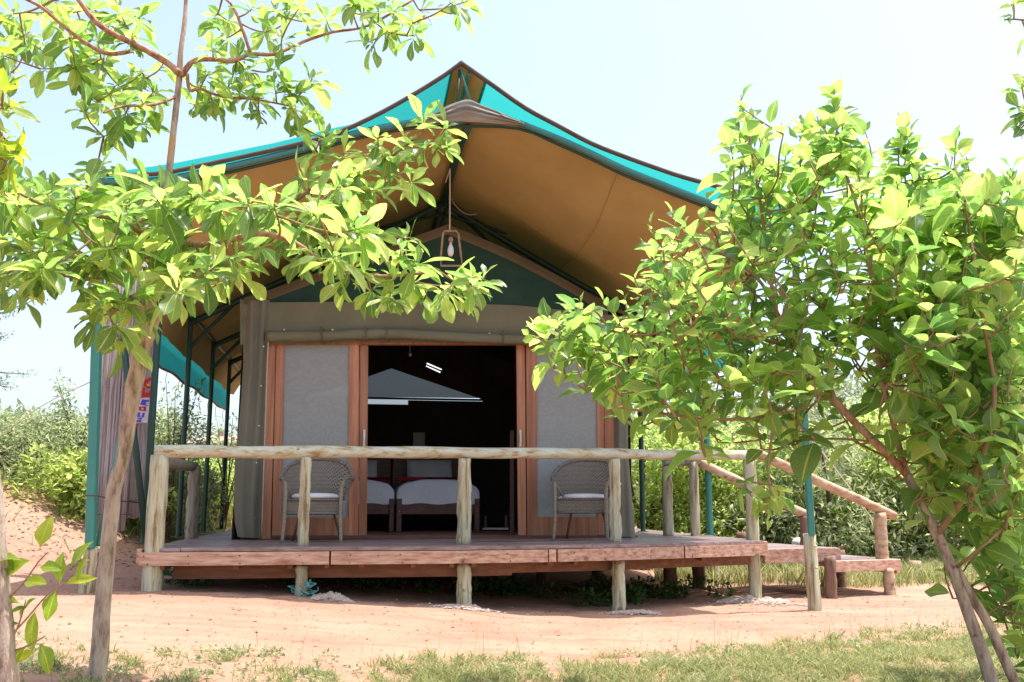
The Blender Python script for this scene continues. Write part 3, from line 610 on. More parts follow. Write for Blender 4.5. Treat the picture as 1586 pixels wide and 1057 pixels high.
# ------------------------------------------------------------------ hanging lantern
lan = empty('hanging_lantern', at_v(697, 385, 1.0), 'rusty wire lantern with a glass bulb hanging on a cord from the ridge', 'lantern')
Lv = 1.0
m = MB(); m.tube([at_v(697, 262, Lv), at_v(696.5, 357, Lv)], .008, 5); m.tube([at_v(697, 262, Lv), at_v(690, 283, Lv + .3)], .006, 5); m.build('cord', M['rope'], lan)
m = MB(); m.tube([at_v(a, b, Lv) for a, b in ((683, 396), (686, 362), (689, 358), (706, 358), (710, 362), (714, 396), (716, 412), (683, 412), (683, 396))], .013, 6); m.build('frame', M['rust'], lan, smooth=True)
c = at_v(698, 385, Lv); m = MB(); m.lathe(c, [(.012, .07), (.016, .04), (.03, .01), (.036, -.03), (.03, -.07), (.015, -.09)], 12); m.build('bulb', M['white'], lan, smooth=True)
m = MB(); m.lathe(c, [(.02, .13), (.028, .10), (.022, .07)], 10); m.build('cap', M['rust'], lan, smooth=True)

# ------------------------------------------------------------------ inner tent
TV = 1.97
tent = empty('safari_tent', T(0, TV, DZ), 'olive canvas safari tent with timber framed mesh doors standing open on the deck', 'tent')
def wp(px, py, v=TV): return at_v(px, py, v)
TL = uv_of(wp(375, 500))[0]; TR = uv_of(wp(972, 500))[0]
zc = 3.24
# side and back walls, floor, ceiling (dark sheets inside carry the room's shade in their colour)
def quadwall(name, mat, a, b, c, d, n=14, fold=.02, kind=None, nv=None):
    nv = nv or Vector((0, 0, 0)); rows = []
    for i in range(6):
        t = i / 5; rows.append([(a.lerp(b, s)).lerp(d.lerp(c, s), t) + nv * fold * math.sin(s * 31 + t) for s in np.linspace(0, 1, n)])
    m = MB(); m.grid(rows); return m.build(name, mat, tent, smooth=True)
BV = 7.3
for s, u in ((-1, TL), (1, TR)):
    quadwall('side_wall', M['canvas_wall'], T(u, TV, DZ), T(u, BV, DZ), T(u, BV, zc), T(u, TV, zc), 40, .02, nv=U)
    quadwall('shade_lining', M['inner'], T(u - s * .06, TV + .1, DZ), T(u - s * .06, BV - .05, DZ), T(u - s * .06, BV - .05, zc), T(u - s * .06, TV + .1, zc), 12)
m = MB(); m.box(T(0, (TV + BV) / 2 + .05, DZ + .012), (TR - TL, BV - TV, .03), U, V); m.build('floor', M['beam'], tent)
# rear wall with gable vent opening: built around the opening
G = [uv_of(at_v(px, py, BV)) + (at_v(px, py, BV).z,) for px, py in ((478, 616), (606, 571), (747, 619))]
gl, gp, gr = [(a, z) for a, b, z in G]
zsl = gl[1] - .10
def W3(u, z, v=BV): return T(u, v, z)
for dv, mt in ((0, M['canvas_wall']), (-.05, M['inner'])):  # inner copy of the wall is coloured as dark as the room's shade
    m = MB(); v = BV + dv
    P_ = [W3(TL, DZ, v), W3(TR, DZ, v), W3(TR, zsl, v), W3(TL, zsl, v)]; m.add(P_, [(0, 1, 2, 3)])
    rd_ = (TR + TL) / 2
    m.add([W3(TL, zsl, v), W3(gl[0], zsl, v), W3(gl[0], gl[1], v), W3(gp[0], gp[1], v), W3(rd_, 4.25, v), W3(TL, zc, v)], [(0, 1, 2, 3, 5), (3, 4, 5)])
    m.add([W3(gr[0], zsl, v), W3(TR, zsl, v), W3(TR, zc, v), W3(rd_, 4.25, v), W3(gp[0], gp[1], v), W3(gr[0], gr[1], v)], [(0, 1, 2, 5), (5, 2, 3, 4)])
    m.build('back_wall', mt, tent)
m = MB(); m.add([W3(gl[0], gl[1] + .02), W3(gr[0], gr[1] + .02), W3(gp[0], gp[1])], [(0, 1, 2)]); m.build('gable_vent_gauze', M['vent'], tent)
m = MB(); m.add([W3(gl[0], zsl - .02, BV + .02), W3(gr[0], zsl - .02, BV + .02), W3(gr[0], gr[1] + .01, BV + .02), W3(gl[0], gl[1] + .01, BV + .02)], [(0, 1, 2, 3)]); m.build('slit_dimmer_gauze', M['vent2'], tent)  # sheet added over the slit to dim the daylight coming through
m = MB(); m.box((W3(gl[0], gl[1] - .0) + W3(gr[0], gr[1])) / 2, (gr[0] - gl[0], .03, .035), U, V); m.build('vent_bar', M['inner'], tent)
ue = uv_of(at_v(632, 625, BV))[0]
m = MB(); m.box(W3((ue + gr[0]) / 2, zsl + .020), (gr[0] - ue, .04, .12), U, V); m.build('vent_flap', M['inner'], tent)
ul_ = uv_of(at_v(566, 625, BV))[0]; m = MB(); m.box(W3((ul_ + gl[0]) / 2, zsl + .05), (ul_ - gl[0], .04, .16), U, V); m.build('vent_flap', M['inner'], tent)
m = MB()
for s in (-1, 1):
    ue_ = TL if s < 0 else TR
    m.grid([[T((TL + TR) / 2, v, 4.26), T(((TL + TR) / 2 + ue_) / 2, v, (4.26 + zc) / 2 - .03), T(ue_, v, zc)] for v in (TV + .02, 4.5, BV + .1)])
m.build('tent_roof', M['gable'], tent)
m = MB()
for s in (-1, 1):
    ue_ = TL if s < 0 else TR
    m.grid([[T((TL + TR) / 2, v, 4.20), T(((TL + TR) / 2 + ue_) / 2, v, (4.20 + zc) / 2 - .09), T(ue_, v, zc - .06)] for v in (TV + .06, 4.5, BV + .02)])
m.build('roof_shade_lining', M['inner'], tent)
# front gable: green panel + tan trim + canvas band
ap = (693, 352); Lg = (384, 464); Rg = (936, 480)
gb = [(384, 470), (500, 469), (600, 468), (700, 470), (800, 474), (936, 488)]
rows = []
for i in range(25):
    t = i / 24; px = 384 + t * 552
    yt = interp(px, [384, 430, 500, 693, 860, 936], [464, 449, 423, 352, 430, 480]); yb = interp(px, [a for a, b in gb], [b for a, b in gb])
    rows.append([at_v(px, yb + (yt - yb) * k / 6, TV - .01 - .015 * math.sin(px * .05) * math.sin(math.pi * k / 6)) for k in range(7)])
m = MB(); m.grid([list(r) for r in zip(*rows)]); m.build('gable_panel', M['gable'], tent, smooth=True)
m = MB()
for path in ([(378, 468), (430, 451), (500, 425), (600, 388), (693, 354)], [(693, 354), (780, 390), (860, 431), (905, 457), (942, 484)]):
    q = lerp_path([Vector((a, b, 0)) for a, b in path], 5)
    m.grid([[at_v(p.x, p.y - 6, TV - .22) for p in q], [at_v(p.x, p.y, TV - .12) for p in q], [at_v(p.x, p.y + 5, TV - .045) for p in q], [at_v(p.x, p.y + 9, TV - .02) for p in q]])
m.build('gable_trim', M['canvas_trim'], tent, smooth=True)
rows = []
for k in range(9):
    t = k / 8; r_ = []
    for i in range(61):
        s = i / 60; px = 372 + s * 604
        yt = interp(px, [372, 384, 600, 800, 936, 976], [463, 469, 467, 473, 487, 492]); yb = interp(px, [372, 412, 570, 800, 976], [534, 534, 529, 532, 544])
        w_ = .022 * noise.noise(Vector((px * .02, t * 3.5, 2))) + .012 * math.sin(t * 9 + px * .01)
        r_.append(at_v(px, yt + (yb - yt) * t, TV - .04 + w_))
    rows.append(r_)
m = MB(); m.grid(rows[::-1]); m.build('front_canvas_band', M['canvas_wall'], tent, smooth=True)
# wall strips beside the doors
rows = []
for k in range(16):
    t = k / 15; py = 465 + (835 - 465) * t
    xl = interp(py, [465, 560, 650, 720, 800, 835], [375, 377, 371, 363, 362, 368]); xr = interp(py, [465, 560, 835], [418, 413, 404])
    rows.append([at_v(xl + (xr - xl) * s, py + (2 * s - 3 if k == 15 else 0), TV - .05 - .10 * math.sin(math.pi * s) * (.3 + .7 * t) + .03 * math.sin(s * 14 + t * 1.5)) for s in np.linspace(0, 1, 15)])
m = MB(); m.grid(rows[::-1]); m.build('door_flap', M['curtain'], tent, smooth=True)
m = MB(); m.tube([at_v(interp(py, [465, 560, 835], [419, 414, 405]), py, TV - .09) for py in np.linspace(520, 830, 12)], .008, 6); m.build('flap_piping', M['rope'], tent, smooth=True)
rows = []
for k in range(16):
    t = k / 15; py = 490 + (832 - 490) * t
    xl = interp(py, [490, 832], [950, 953]); xr = interp(py, [490, 700, 832], [972, 973, 984])
    rows.append([at_v(xl + (xr - xl) * s, py, TV - .04 - .07 * math.sin(math.pi * s) + .02 * math.sin(s * 11 + t * 2)) for s in np.linspace(0, 1, 11)])
m = MB(); m.grid(rows[::-1]); m.build('door_flap', M['curtain'], tent, smooth=True)
# rolled-up canvas above the doors
q = [at_v(px, py, TV - .10) for px, py in ((414, 521), (480, 521), (568, 518), (600, 517), (700, 522), (800, 526), (870, 529), (950, 536))]
pt_ = lerp_path(q, 6); m = MB(); m.tube(pt_, [.062 + .008 * noise.noise(Vector((i * .5, 0, 0))) for i in range(len(pt_))], 14, True, .18, 9); m.build('rolled_flap', M['canvas_wall'], tent, smooth=True)
for px, py in ((500, 517), (568, 516), (600, 517), (780, 522), (860, 526)):
    m = MB(); c = at_v(px, py + 3, TV - .10)
    m.tube([c + Vector((0, math.cos(a) * .074, math.sin(a) * .074)) for a in np.linspace(0, 2 * math.pi, 14)], .009, 6, False)
    m.tube([c + Vector((.0, -.07, .03)), c + Vector((-.015, -.06, .09))], .009, 6); m.build('flap_tie', M['canvas_trim'], tent, smooth=True)
m = MB()
for px, py in ((440, 511), (515, 511), (690, 516), (758, 517), (408, 537), (404, 598), (401, 660), (397, 717), (394, 803), (688, 519)):
    c = at_v(px, py, TV - .125); m.add([c + Vector((.011 * math.cos(a), -.004, .011 * math.sin(a))) for a in np.linspace(0, 2 * math.pi, 9)[:-1]] + [c + Vector((0, -.012, 0))], [(i, (i + 1) % 8, 8) for i in range(8)])
m.build('rivet', M['rivet'], tent)
# doors
def member(name, mat, x0t, x1t, yt, x0b, x1b, yb, v, th, parent):
    fr = [at_v(x0t, yt, v), at_v(x1t, yt, v), at_v(x1b, yb, v), at_v(x0b, yb, v)]; bk = [p + V * th for p in fr]
    m = MB(); m.add(fr + bk, [(0, 3, 2, 1), (4, 5, 6, 7), (0, 1, 5, 4), (1, 2, 6, 5), (2, 3, 7, 6), (3, 0, 4, 7)]); return m.build(name, mat, parent)
member('door_jamb', M['mahogany'], 415, 427, 530, 404, 419, 835, TV, .09, tent)
member('door_jamb', M['mahogany'], 936, 951, 538, 938, 954, 828, TV, .09, tent)
member('door_head', M['mahogany'], 415, 951, 524, 415, 951, 534, TV + .005, .08, tent)
member('threshold', M['darkwood'], 404, 956, 829.5, 404, 956, 835, TV + .01, .16, tent)
dl = empty('mesh_door', (0, 0, 0)); dl.parent = tent
def sub(ob, par): ob.parent = par
member('stile', M['mahogany'], 428, 440, 532, 421, 435, 833, TV + .015, .05, dl)
member('stile', M['mahogany'], 541, 556, 530, 540, 555, 831, TV + .015, .05, dl)
member('stile', M['mahogany'], 557, 570.5, 530, 556, 568, 832, TV + .045, .05, dl)
member('bottom_rail', M['mahogany'], 435, 541, 802, 435, 541, 832, TV + .02, .045, dl)
member('top_rail', M['mahogany'], 440, 541, 528, 440, 541, 534, TV + .02, .045, dl)
def pane(x0t, x1t, yt, x0b, x1b, yb, v, par):
    rows = [[at_v(x0t + (x1t - x0t) * s + (x0b - x0t) * t * (1 - s) + (x1b - x1t) * t * s, yt + (yb - yt) * t, v + .004 * math.sin(s * 17 + t * 5)) for s in np.linspace(0, 1, 10)] for t in np.linspace(0, 1, 16)]
    m = MB(); m.grid(rows[::-1]); return m.build('mesh_pane', M['screen'], par, smooth=True)
pane(438, 543, 533, 434, 542, 804, TV + .04, dl)
dr = empty('mesh_door', (0, 0, 0)); dr.parent = tent
member('stile', M['mahogany'], 800, 813, 533, 803, 815, 831, TV + .045, .05, dr)
member('stile', M['mahogany'], 815, 831, 534, 817, 832, 831, TV + .015, .05, dr)
member('stile', M['mahogany'], 924, 935, 536, 927, 937, 829, TV + .015, .05, dr)
member('bottom_rail', M['mahogany'], 832, 927, 801, 832, 927, 830, TV + .02, .045, dr)
member('top_rail', M['mahogany'], 831, 925, 531, 831, 925, 538, TV + .02, .045, dr)
pane(829, 926, 534, 830, 928, 803, TV + .04, dr)
for px, par in ((564, dl), (806, dr)):
    m = MB(); m.box(at_v(px, 679, TV + .03), (.028, .012, .20), U, V); m.tube([at_v(px, 672, TV + .0), at_v(px, 686, TV + .0)], .008, 6); m.build('handle', M['steel'], par)
# ------------------------------------------------------------------ inside the tent
def bed(px0, px1, Yb, lab, dlab, blab, plab):
    a = at(px0, 830, Yb); b = at(px1, 830, Yb); a.z = b.z = DZ + .03; L_ = (b - a).length
    X = U; c = a + U * L_ / 2
    e = empty('bed', c + V * 1.0, lab, 'bed', 'beds side by side inside the tent')
    zb, zt = at(px1, 797, Yb).z, at(px1, 776, Yb).z
    m = MB(); m.box(c + Vector((0, 0, (zb + zt) / 2 - c.z)), (L_, .035, zt - zb), U, V); m.build('footboard', M['darkwood'], e)
    for s in (-1, 1):
        m = MB(); m.box(c + U * s * (L_ / 2 - .02) + V * 1.0 + Vector((0, 0, (zb + zt) / 2 - c.z)), (.035, 1.95, zt - zb), U, V); m.build('side_board', M['darkwood'], e)
        for vv in (-.03, 1.97):
            m = MB(); m.box(c + U * s * (L_ / 2 - .035) + V * vv + Vector((0, 0, (zt - DZ) / 2)), (.07, .07, zt - DZ), U, V); m.build('leg', M['darkwood'], e)
        m = MB(); q = c + U * s * (L_ / 2 - .035) + V * -.068; q.z = zb + .04; m.lathe(q, [(.002, -.012), (.012, 0), (.002, .012)], 8); m.build('bolt', M['rivet'], e)
    m = MB(); m.box(c + V * 1.95 + Vector((0, 0, .62)), (L_, .05, 1.0), U, V); m.build('headboard', M['darkwood'], e)
    zd = at(px1, 743, Yb).z
    rows = []                                # duvet: rounded cross-section swept along the bed
    for j in range(12):
        v = 1.9 * j / 11; r_ = []
        for i in range(23):
            t = i / 22 * math.pi; x = -math.cos(t) * L_ * .5; hh = (zd - zt + .06) * (math.sin(t) ** .35) * (1 if j else .93)
            wv = .012 * noise.noise(Vector((i * .6, j * .7, px0)))
            r_.append(c + U * x + V * (v - (.05 if j else .035)) + Vector((0, 0, zt - .05 - c.z + hh + wv)))
        rows.append(r_)
    front = [p + Vector((0, 0, 0)) for p in rows[0]]; ctr = [Vector((p.x, p.y, zt - .04 + .01 * math.sin(i))) for i, p in enumerate(front)]
    m = MB(); m.grid([ctr] + rows); tag(m.build('duvet', M['duvet'], smooth=True), dlab, 'duvet')
    m = MB(); m.box(c + V * 1.25 + Vector((0, 0, zd - c.z + .035)), (L_ * .94, .45, .05), U, V); tag(m.build('blanket', M['red'], smooth=True), blab, 'blanket')
    m = MB(); m.grid([[Vector((x, y, sg * .085 * (1 - abs(x / .34) ** 3) ** .5 * (1 - abs(y / .21) ** 3) ** .5 * (1 + .2 * math.sin(x * 19 + y * 7)))) for x in np.linspace(-.34, .34, 15)] for sg in (1,) for y in np.linspace(-.21, .21, 11)]); m.grid([[Vector((x, y, -.085 * (1 - abs(x / .34) ** 3) ** .5 * (1 - abs(y / .21) ** 3) ** .5)) for x in np.linspace(-.34, .34, 15)] for y in np.linspace(.21, -.21, 11)])
    o = m.build('pillow', M['duvet'], smooth=True, world=False); o.location = c + V * 1.72 + Vector((0, 0, zd - c.z + .16)); o.rotation_euler = (R(60), 0, TH)
    tag(o, plab, 'pillow')
bed(478, 609, 12.55, 'dark timber bed showing beside the left door frame inside the tent', 'white duvet on the bed nearer the left door frame', 'folded red blanket on the bed nearer the left door frame', 'white pillow on the bed beside the left door frame')
bed(613, 743, 12.65, 'dark timber bed in the middle of the open doorway', 'white duvet on the bed in the middle of the doorway', 'folded red blanket on the bed in the middle of the doorway', 'white pillow on the bed in the middle of the doorway')
sw = MB(); sw.box(at_v(649, 681, BV - .12), (.2, .02, .24), U, V); tag(sw.build('wall_frame', M['switch']), 'small pale framed plate on the dark rear wall of the tent', 'frame')
m_, t_ = new_mat('lit_tube'); em = t_.nodes.new("ShaderNodeEmission"); em.inputs[0].default_value = (.9, .95, 1, 1); em.inputs[1].default_value = .5; oo = t_.nodes.new("ShaderNodeOutputMaterial"); t_.links.new(em.outputs[0], oo.inputs[0]); M['tube'] = m_
lt = empty('ceiling_lamp', at_v(672, 570, 4.2), 'small slanted twin tube lamp glowing in the dark tent above the beds', 'lamp')
for a, b in (((661, 563), (684, 573)), ((660, 567), (682, 577))):
    m = MB(); m.tube([at_v(*a, 4.2), at_v(*b, 4.2)], .010, 6); m.build('tube', M['tube'], lt)
m = MB(); m.tube([at_v(658, 566, 4.22), at_v(686, 576, 4.22)], .03, 6); m.build('housing', M['inner'], lt)
m = MB(); m.tube([at_v(635, 530, 3.2), at_v(635, 548, 3.2)], .008, 6); m.lathe(at_v(635, 549, 3.2), [(.01, .03), (.025, 0), (.01, -.03)], 8); tag(m.build('hanging_hook', M['steel']), 'small grey hook hanging inside the top of the doorway', 'hook')
# luggage stand near the right inside
lg = empty('luggage_rack', at(770, 828, 13.2), 'low dark luggage rack with pale slat at the right inside the doorway', 'rack')
for px in (752, 784):
    m = MB(); m.box(at(px, 815, 13.2), (.04, .04, .28)); m.build('leg', M['darkwood'], lg)
m = MB(); m.box(at(768, 819, 13.2), (.36, .3, .025)); m.build('shelf', M['switch'], lg)
m = MB(); m.box(at(793, 760, 12.9), (.06, .5, 1.6)); tag(m.build('wardrobe_panel', M['darkwood']), 'reddish dark timber upright panel just inside the right door', 'panel')

# ------------------------------------------------------------------ wicker chairs
def make_chair():
    r = empty('wicker_chair', (0, 0, 0)); W_, D_ = .29, .27
    rows = []                                  # back shell, z from seat to rim, angle round the back
    for k in range(13):
        t = k / 12; r_ = []
        for i in range(29):
            a = R(-78 + 156 * i / 28); s = abs(a) / R(78)
            ztop = .86 - .22 * s ** 2.6; z = .42 + (ztop - .42) * t; rad = .25 + .10 * t ** 1.3
            r_.append(Vector((math.sin(a) * (rad + .045), math.cos(a) * (rad - .02) - .02, z)))
        rows.append(r_)
    m = MB(); m.grid(rows); m.build('backrest', M['wicker'], r, smooth=True, solid=.016)
    rim = [rows[-1][i] for i in range(29)]
    L0 = [Vector((-.37, -.02, .655)), Vector((-.335, -.16, .645)), Vector((-.30, -.25, .60)), Vector((-.285, -.275, .52)), Vector((-.285, -.275, .25)), Vector((-.30, -.29, 0.0))]
    m = MB(); m.tube(lerp_path([rim[0]] + L0[1:3], 4)[::-1][::-1] if 0 else lerp_path([L0[2], L0[1], rim[0]], 4)[:-1] + rim + lerp_path([rim[-1], Vector((.335, -.16, .645)), Vector((.30, -.25, .60))], 4)[1:], .021, 8); m.build('arm_rim', M['wicker'], r, smooth=True)
    for s in (-1, 1):
        pts = lerp_path([Vector((s * abs(p.x), p.y, p.z)) for p in L0[2:]], 4)
        m = MB(); m.tube(pts, [.022 - .006 * i / len(pts) for i in range(len(pts))], 8); m.build('leg', M['wicker_pole'], r, smooth=True)
        m = MB(); m.tube([Vector((s * .16, .12, .36)), Vector((s * .26, .27, 0))], .014, 8); m.build('leg', M['brown_log'], r, smooth=True)
        m = MB(); m.tube([Vector((s * .29, -.25, .60)), Vector((s * .265, -.06, .50)), Vector((s * .25, .02, .42))], .013, 6); m.build('arm_brace', M['wicker_pole'], r, smooth=True)
    m = MB()
    prof = [(-.275, -.26), (.275, -.26), (.285, -.1), (.26, .12), (.15, .22), (-.15, .22), (-.26, .12), (-.285, -.1)]
    for (z0, k0), (z1, k1) in (((.29, .97), (.42, 1)),):
        a = [Vector((x * k0, y * k0, z0)) for x, y in prof]; b = [Vector((x * k1, y * k1, z1)) for x, y in prof]; n = 8
        m.add(a + b, [tuple(range(n))[::-1], tuple(range(n, 2 * n))] + [(i, (i + 1) % n, n + (i + 1) % n, n + i) for i in range(n)])
    m.build('seat', M['wicker'], r)
    for z in (.425, .29):
        m = MB(); m.tube([Vector((x, y, z)) for x, y in prof] + [Vector((prof[0][0], prof[0][1], z))], .014, 6); m.build('seat_rim', M['wicker'], r, smooth=True)
    return r
def copy_tree(o, parent=None):
    c = o.copy(); col.objects.link(c); c.parent = parent
    for ch in o.children: copy_tree(ch, c)
    return c
ch1 = make_chair(); ch2 = copy_tree(ch1)
p = at_z(487, 838, DZ); ch1.location = at(487, 838, 10.15); ch1.location.z = DZ + .002; ch1.rotation_euler.z = R(6); ch1.scale = (1.0, 1, 1.03)
ch2.location = at(906, 836, 10.75); ch2.location.z = DZ + .002; ch2.rotation_euler.z = R(-14); ch2.scale = (1.0, 1, 1.05)
tag(ch1, 'grey wicker armchair in front of the left mesh door', 'armchair', 'wicker armchairs on the deck')
tag(ch2, 'grey wicker armchair in front of the right mesh door', 'armchair', 'wicker armchairs on the deck')
for chx, lab in ((ch1, 'flat white cushion on the wicker armchair by the left door'), (ch2, 'flat white cushion with ties on the wicker armchair by the right door')):
    m = MB(); rows = []
    m.lathe((0, 0, 0), [(.02, -.028), (.20, -.028), (.245, -.012), (.25, .008), (.22, .03), (.12, .04), (.02, .042)], 24, 1, .92)
    if chx is ch2: m.tube([Vector((-.24, -.1, 0)), Vector((-.30, -.16, -.03)), Vector((-.31, -.18, -.08))], .012, 6); m.tube([Vector((-.31, -.18, -.12)), Vector((-.30, -.19, -.17))], [.02, .008], 6)
    o = m.build('seat_cushion', M['white'], smooth=True, world=False); o.location = Vector(chx.location) + Vector((0, -.03, .47)); o.rotation_euler.z = chx.rotation_euler.z
    tag(o, lab, 'cushion')
# ------------------------------------------------------------------ leaves
def leaf_proto(kind, seed):
    rr = random.Random(seed); nl = 8
    if kind == 'long': ws = [.012, .04, .08, .125, .17, .20, .195, .13, .015]; pet = .10
    elif kind == 'broad': ws = [.012, .17, .27, .32, .325, .29, .22, .13, .015]; pet = .16
    else: ws = [.012, .09, .17, .22, .235, .21, .16, .09, .0]; pet = .08
    droop = rr.uniform(.1, .9); fold = rr.uniform(.05, .6); tw = rr.uniform(-.6, .6); ph = rr.uniform(0, 6); wk = rr.uniform(.72, 1.15); bend = rr.uniform(-.18, .18); wav = rr.uniform(.01, .035)
    vs, uvs = [], []
    for i in range(nl + 1):
        t = i / nl; y = t; zc_ = -droop * t * t * .5
        if i == 0: row = [(-.008, 0), (0, .0), (.008, 0)]
        wd = ws[i] * wk * (1 + .05 * math.sin(ph * 3 + i * 1.4))
        for j, s in enumerate((-1, -.5, 0, .5, 1)):
            x = s * wd; z = zc_ + abs(s) * wd * fold + wav * math.sin(ph + t * 11 + s * 2) * abs(s)
            a = tw * (t - .2); x2, z2 = x * math.cos(a) - (z - zc_) * math.sin(a), zc_ + x * math.sin(a) + (z - zc_) * math.cos(a)
            vs.append((x2 + bend * t * t, pet * .6 + y * (1 - .08 * droop), z2)); uvs.append((.5 + s * .5, t))
    fs = [(i * 5 + j, i * 5 + j + 1, (i + 1) * 5 + j + 1, (i + 1) * 5 + j) for i in range(nl) for j in range(4)]
    n = len(vs); vs += [(-.006, 0, .004), (.006, 0, .004), (.006, pet * .62, 0), (-.006, pet * .62, 0)]; uvs += [(.5, 0)] * 4
    fs.append((n, n + 1, n + 2, n + 3))
    return np.array(vs), fs, np.array(uvs)
PROTO = {k: [leaf_proto(k, s * 13 + 5) for s in range(12)] for k in ('long', 'broad', 'mid')}
_pm = {}
def proto_mesh(kind, i, mat):
    key = (kind, i, mat.name)
    if key not in _pm:
        v, f, uv = PROTO[kind][i]; me = bpy.data.meshes.new('leaf'); me.from_pydata(v.tolist(), [], f)
        ul = me.uv_layers.new(name='UVMap'); li = np.zeros(len(me.loops), int); me.loops.foreach_get('vertex_index', li); ul.data.foreach_set('uv', uv[li].ravel())
        me.polygons.foreach_set('use_smooth', [True] * len(me.polygons)); me.materials.append(mat); me.update(); _pm[key] = me
    return _pm[key]
def frame(d, n):
    d = d.normalized(); n = (n - d * n.dot(d)); n = n.normalized() if n.length > 1e-4 else d.orthogonal().normalized()
    x = d.cross(n); return Matrix((x, d, n)).transposed()
def place_leaves(leaves, kind, mat, root, max_obj=300, name='leaf'):
    """leaves: (pos, dir, normal, length)."""
    o0 = Vector(root.location)
    def px_size(l):
        p = l[0]; q = p + l[1].normalized() * l[3]
        if p.y < .3: return 0
        x = p.x / p.y * F + 793; z = (p.z - EYE) / p.y; py = 528.5 - F * math.tan(math.atan(z) - PITCH)
        if not (-20 < x < 1606 and -20 < py < 1077): return 0
        return l[3] / p.y * (.35 + abs((q - p).normalized().cross(Vector((p.x, p.y, p.z - EYE)).normalized()).length))
    order = sorted(range(len(leaves)), key=lambda i: -px_size(leaves[i]))
    sel = order[:max_obj]; rest = order[max_obj:]
    for i in sel:
        p, d, n, s = leaves[i]; k = random.randrange(12)
        o = bpy.data.objects.new(name, proto_mesh(kind, k, mat)); col.objects.link(o); o.parent = root
        o.matrix_local = Matrix.Translation(p - o0) @ frame(d, n).to_4x4() @ Matrix.Scale(s, 4)
    if rest:
        V_, UV_, F_ = [], [], []; off = 0
        for i in rest:
            p, d, n, s = leaves[i]; v, f, uv = PROTO[kind][random.randrange(12)]
            Mx = np.array(frame(d, n)) * s; V_.append(v @ Mx.T + np.array(p - o0)); UV_.append(uv); F_.append(np.array(f) + off); off += len(v)
        mesh_np('foliage', np.vstack(V_), np.vstack(F_), mat, root, np.vstack(UV_), True)['kind'] = 'stuff'
def mesh_np(name, v, f, mat, root=None, uv=None, smooth=False):
    me = bpy.data.meshes.new(name); nf, k = f.shape
    me.vertices.add(len(v)); me.vertices.foreach_set('co', v.astype(np.float32).ravel())
    me.loops.add(nf * k); me.loops.foreach_set('vertex_index', f.astype(np.int32).ravel())
    me.polygons.add(nf); me.polygons.foreach_set('loop_start', np.arange(nf, dtype=np.int32) * k)
    try: me.polygons.foreach_set('loop_total', np.full(nf, k, np.int32))
    except Exception: pass
    if uv is not None:
        ul = me.uv_layers.new(name='UVMap'); ul.data.foreach_set('uv', uv[f.ravel()].astype(np.float32).ravel())
    me.polygons.foreach_set('use_smooth', [smooth] * nf); me.update(calc_edges=True); me.validate(); me.materials.append(mat)
    o = bpy.data.objects.new(name, me); col.objects.link(o); o.parent = root; return o
def rv(s=1): return Vector((random.gauss(0, s), random.gauss(0, s), random.gauss(0, s)))

class Tree:
    def __init__(s, name, base, label, cat='tree', group=None):
        s.root = empty(name, base, label, cat, group); s.nodes = []; s.leaves = []; s.tw = MB()
    def limb(s, pts, rad, mat, name='branch', n=10, k=4, rough=.12, nodes=True):
        P_ = lerp_path([at(*p) for p in pts], k); m = MB(); m.tube(P_, rad if len(rad) == 2 else [interp(i, np.linspace(0, len(P_) - 1, len(rad)), rad) for i in range(len(P_))], n, True, rough, random.random() * 9)
        m.build(name, mat, s.root, smooth=True)
        if nodes: s.nodes += P_
    def twig_to(s, c, r=.005):
        q = min(s.nodes, key=lambda a: (a - c).length_squared + (0 if a.z < c.z + .2 else .3))
        d = c - q; mid = q + d * .55 + Vector((0, 0, -.06 * d.length)) + rv(.03 * min(1, d.length))
        pts = lerp_path([q, mid, c], 4); s.tw.tube(pts, [r * (1.0 + d.length * .9), r * .6], 5, False); s.nodes += pts[2:]
        return (c - mid).normalized()
    def rosette(s, px, py, Y, n=10, L=.17, up=.35, spread=1.0):
        c = at(px, py, Y); ax = s.twig_to(c); ax = (ax + Vector((0, 0, up)) + rv(.25)).normalized()
        a, b = ax.orthogonal().normalized(), None; b = ax.cross(a); ph = random.uniform(0, 6.3)
        for i in range(n):
            t = ph + i * 2.4; el = random.uniform(-.35, .75) if i > 2 else random.uniform(.6, 1.2)
            d = (a * math.cos(t) + b * math.sin(t)) * math.cos(el) * spread + ax * math.sin(el) + Vector((0, 0, -.18))
            s.leaves.append((c - ax * random.uniform(0, .05), d, Vector((0, 0, 1)) + rv(.35) + ax * .3, L * random.choice((1, 1, .7, .5)) * random.uniform(.65, 1.22)))
    def shoot(s, px, py, Y, n=9, L=.16, length=.35, dirv=None):
        tip = at(px, py, Y); d = dirv or (Vector((0, 0, 1)) + rv(.35)).normalized(); base = tip - d * length
        s.twig_to(base, .0055); pts = lerp_path([base, base.lerp(tip, .5) + rv(.015), tip], 3); s.tw.tube(pts, [.006, .0025], 5, False)
        a = d.orthogonal().normalized(); b = d.cross(a); ph = random.uniform(0, 6.3)
        for i in range(n):
            t = i / (n - 1); th = ph + i * 2.4; el = .15 + .9 * t + random.uniform(-.2, .2)
            dd = (a * math.cos(th) + b * math.sin(th)) * math.cos(el) + d * math.sin(el) + Vector((0, 0, -.30 * (1 - t)))
            s.leaves.append((base.lerp(tip, t), dd, Vector((0, 0, 1)) + rv(.45) + d * .5, L * (1.15 - .55 * t) * random.choice((1, 1, .75, .55)) * random.uniform(.75, 1.25)))
    def finish(s, kind, mat, max_obj=300, twmat=None):
        if s.tw.v:
            o = s.tw.build('twigs', twmat or M['twig'], s.root, smooth=True); o['kind'] = 'stuff'
        place_leaves(s.leaves, kind, mat, s.root, max_obj)

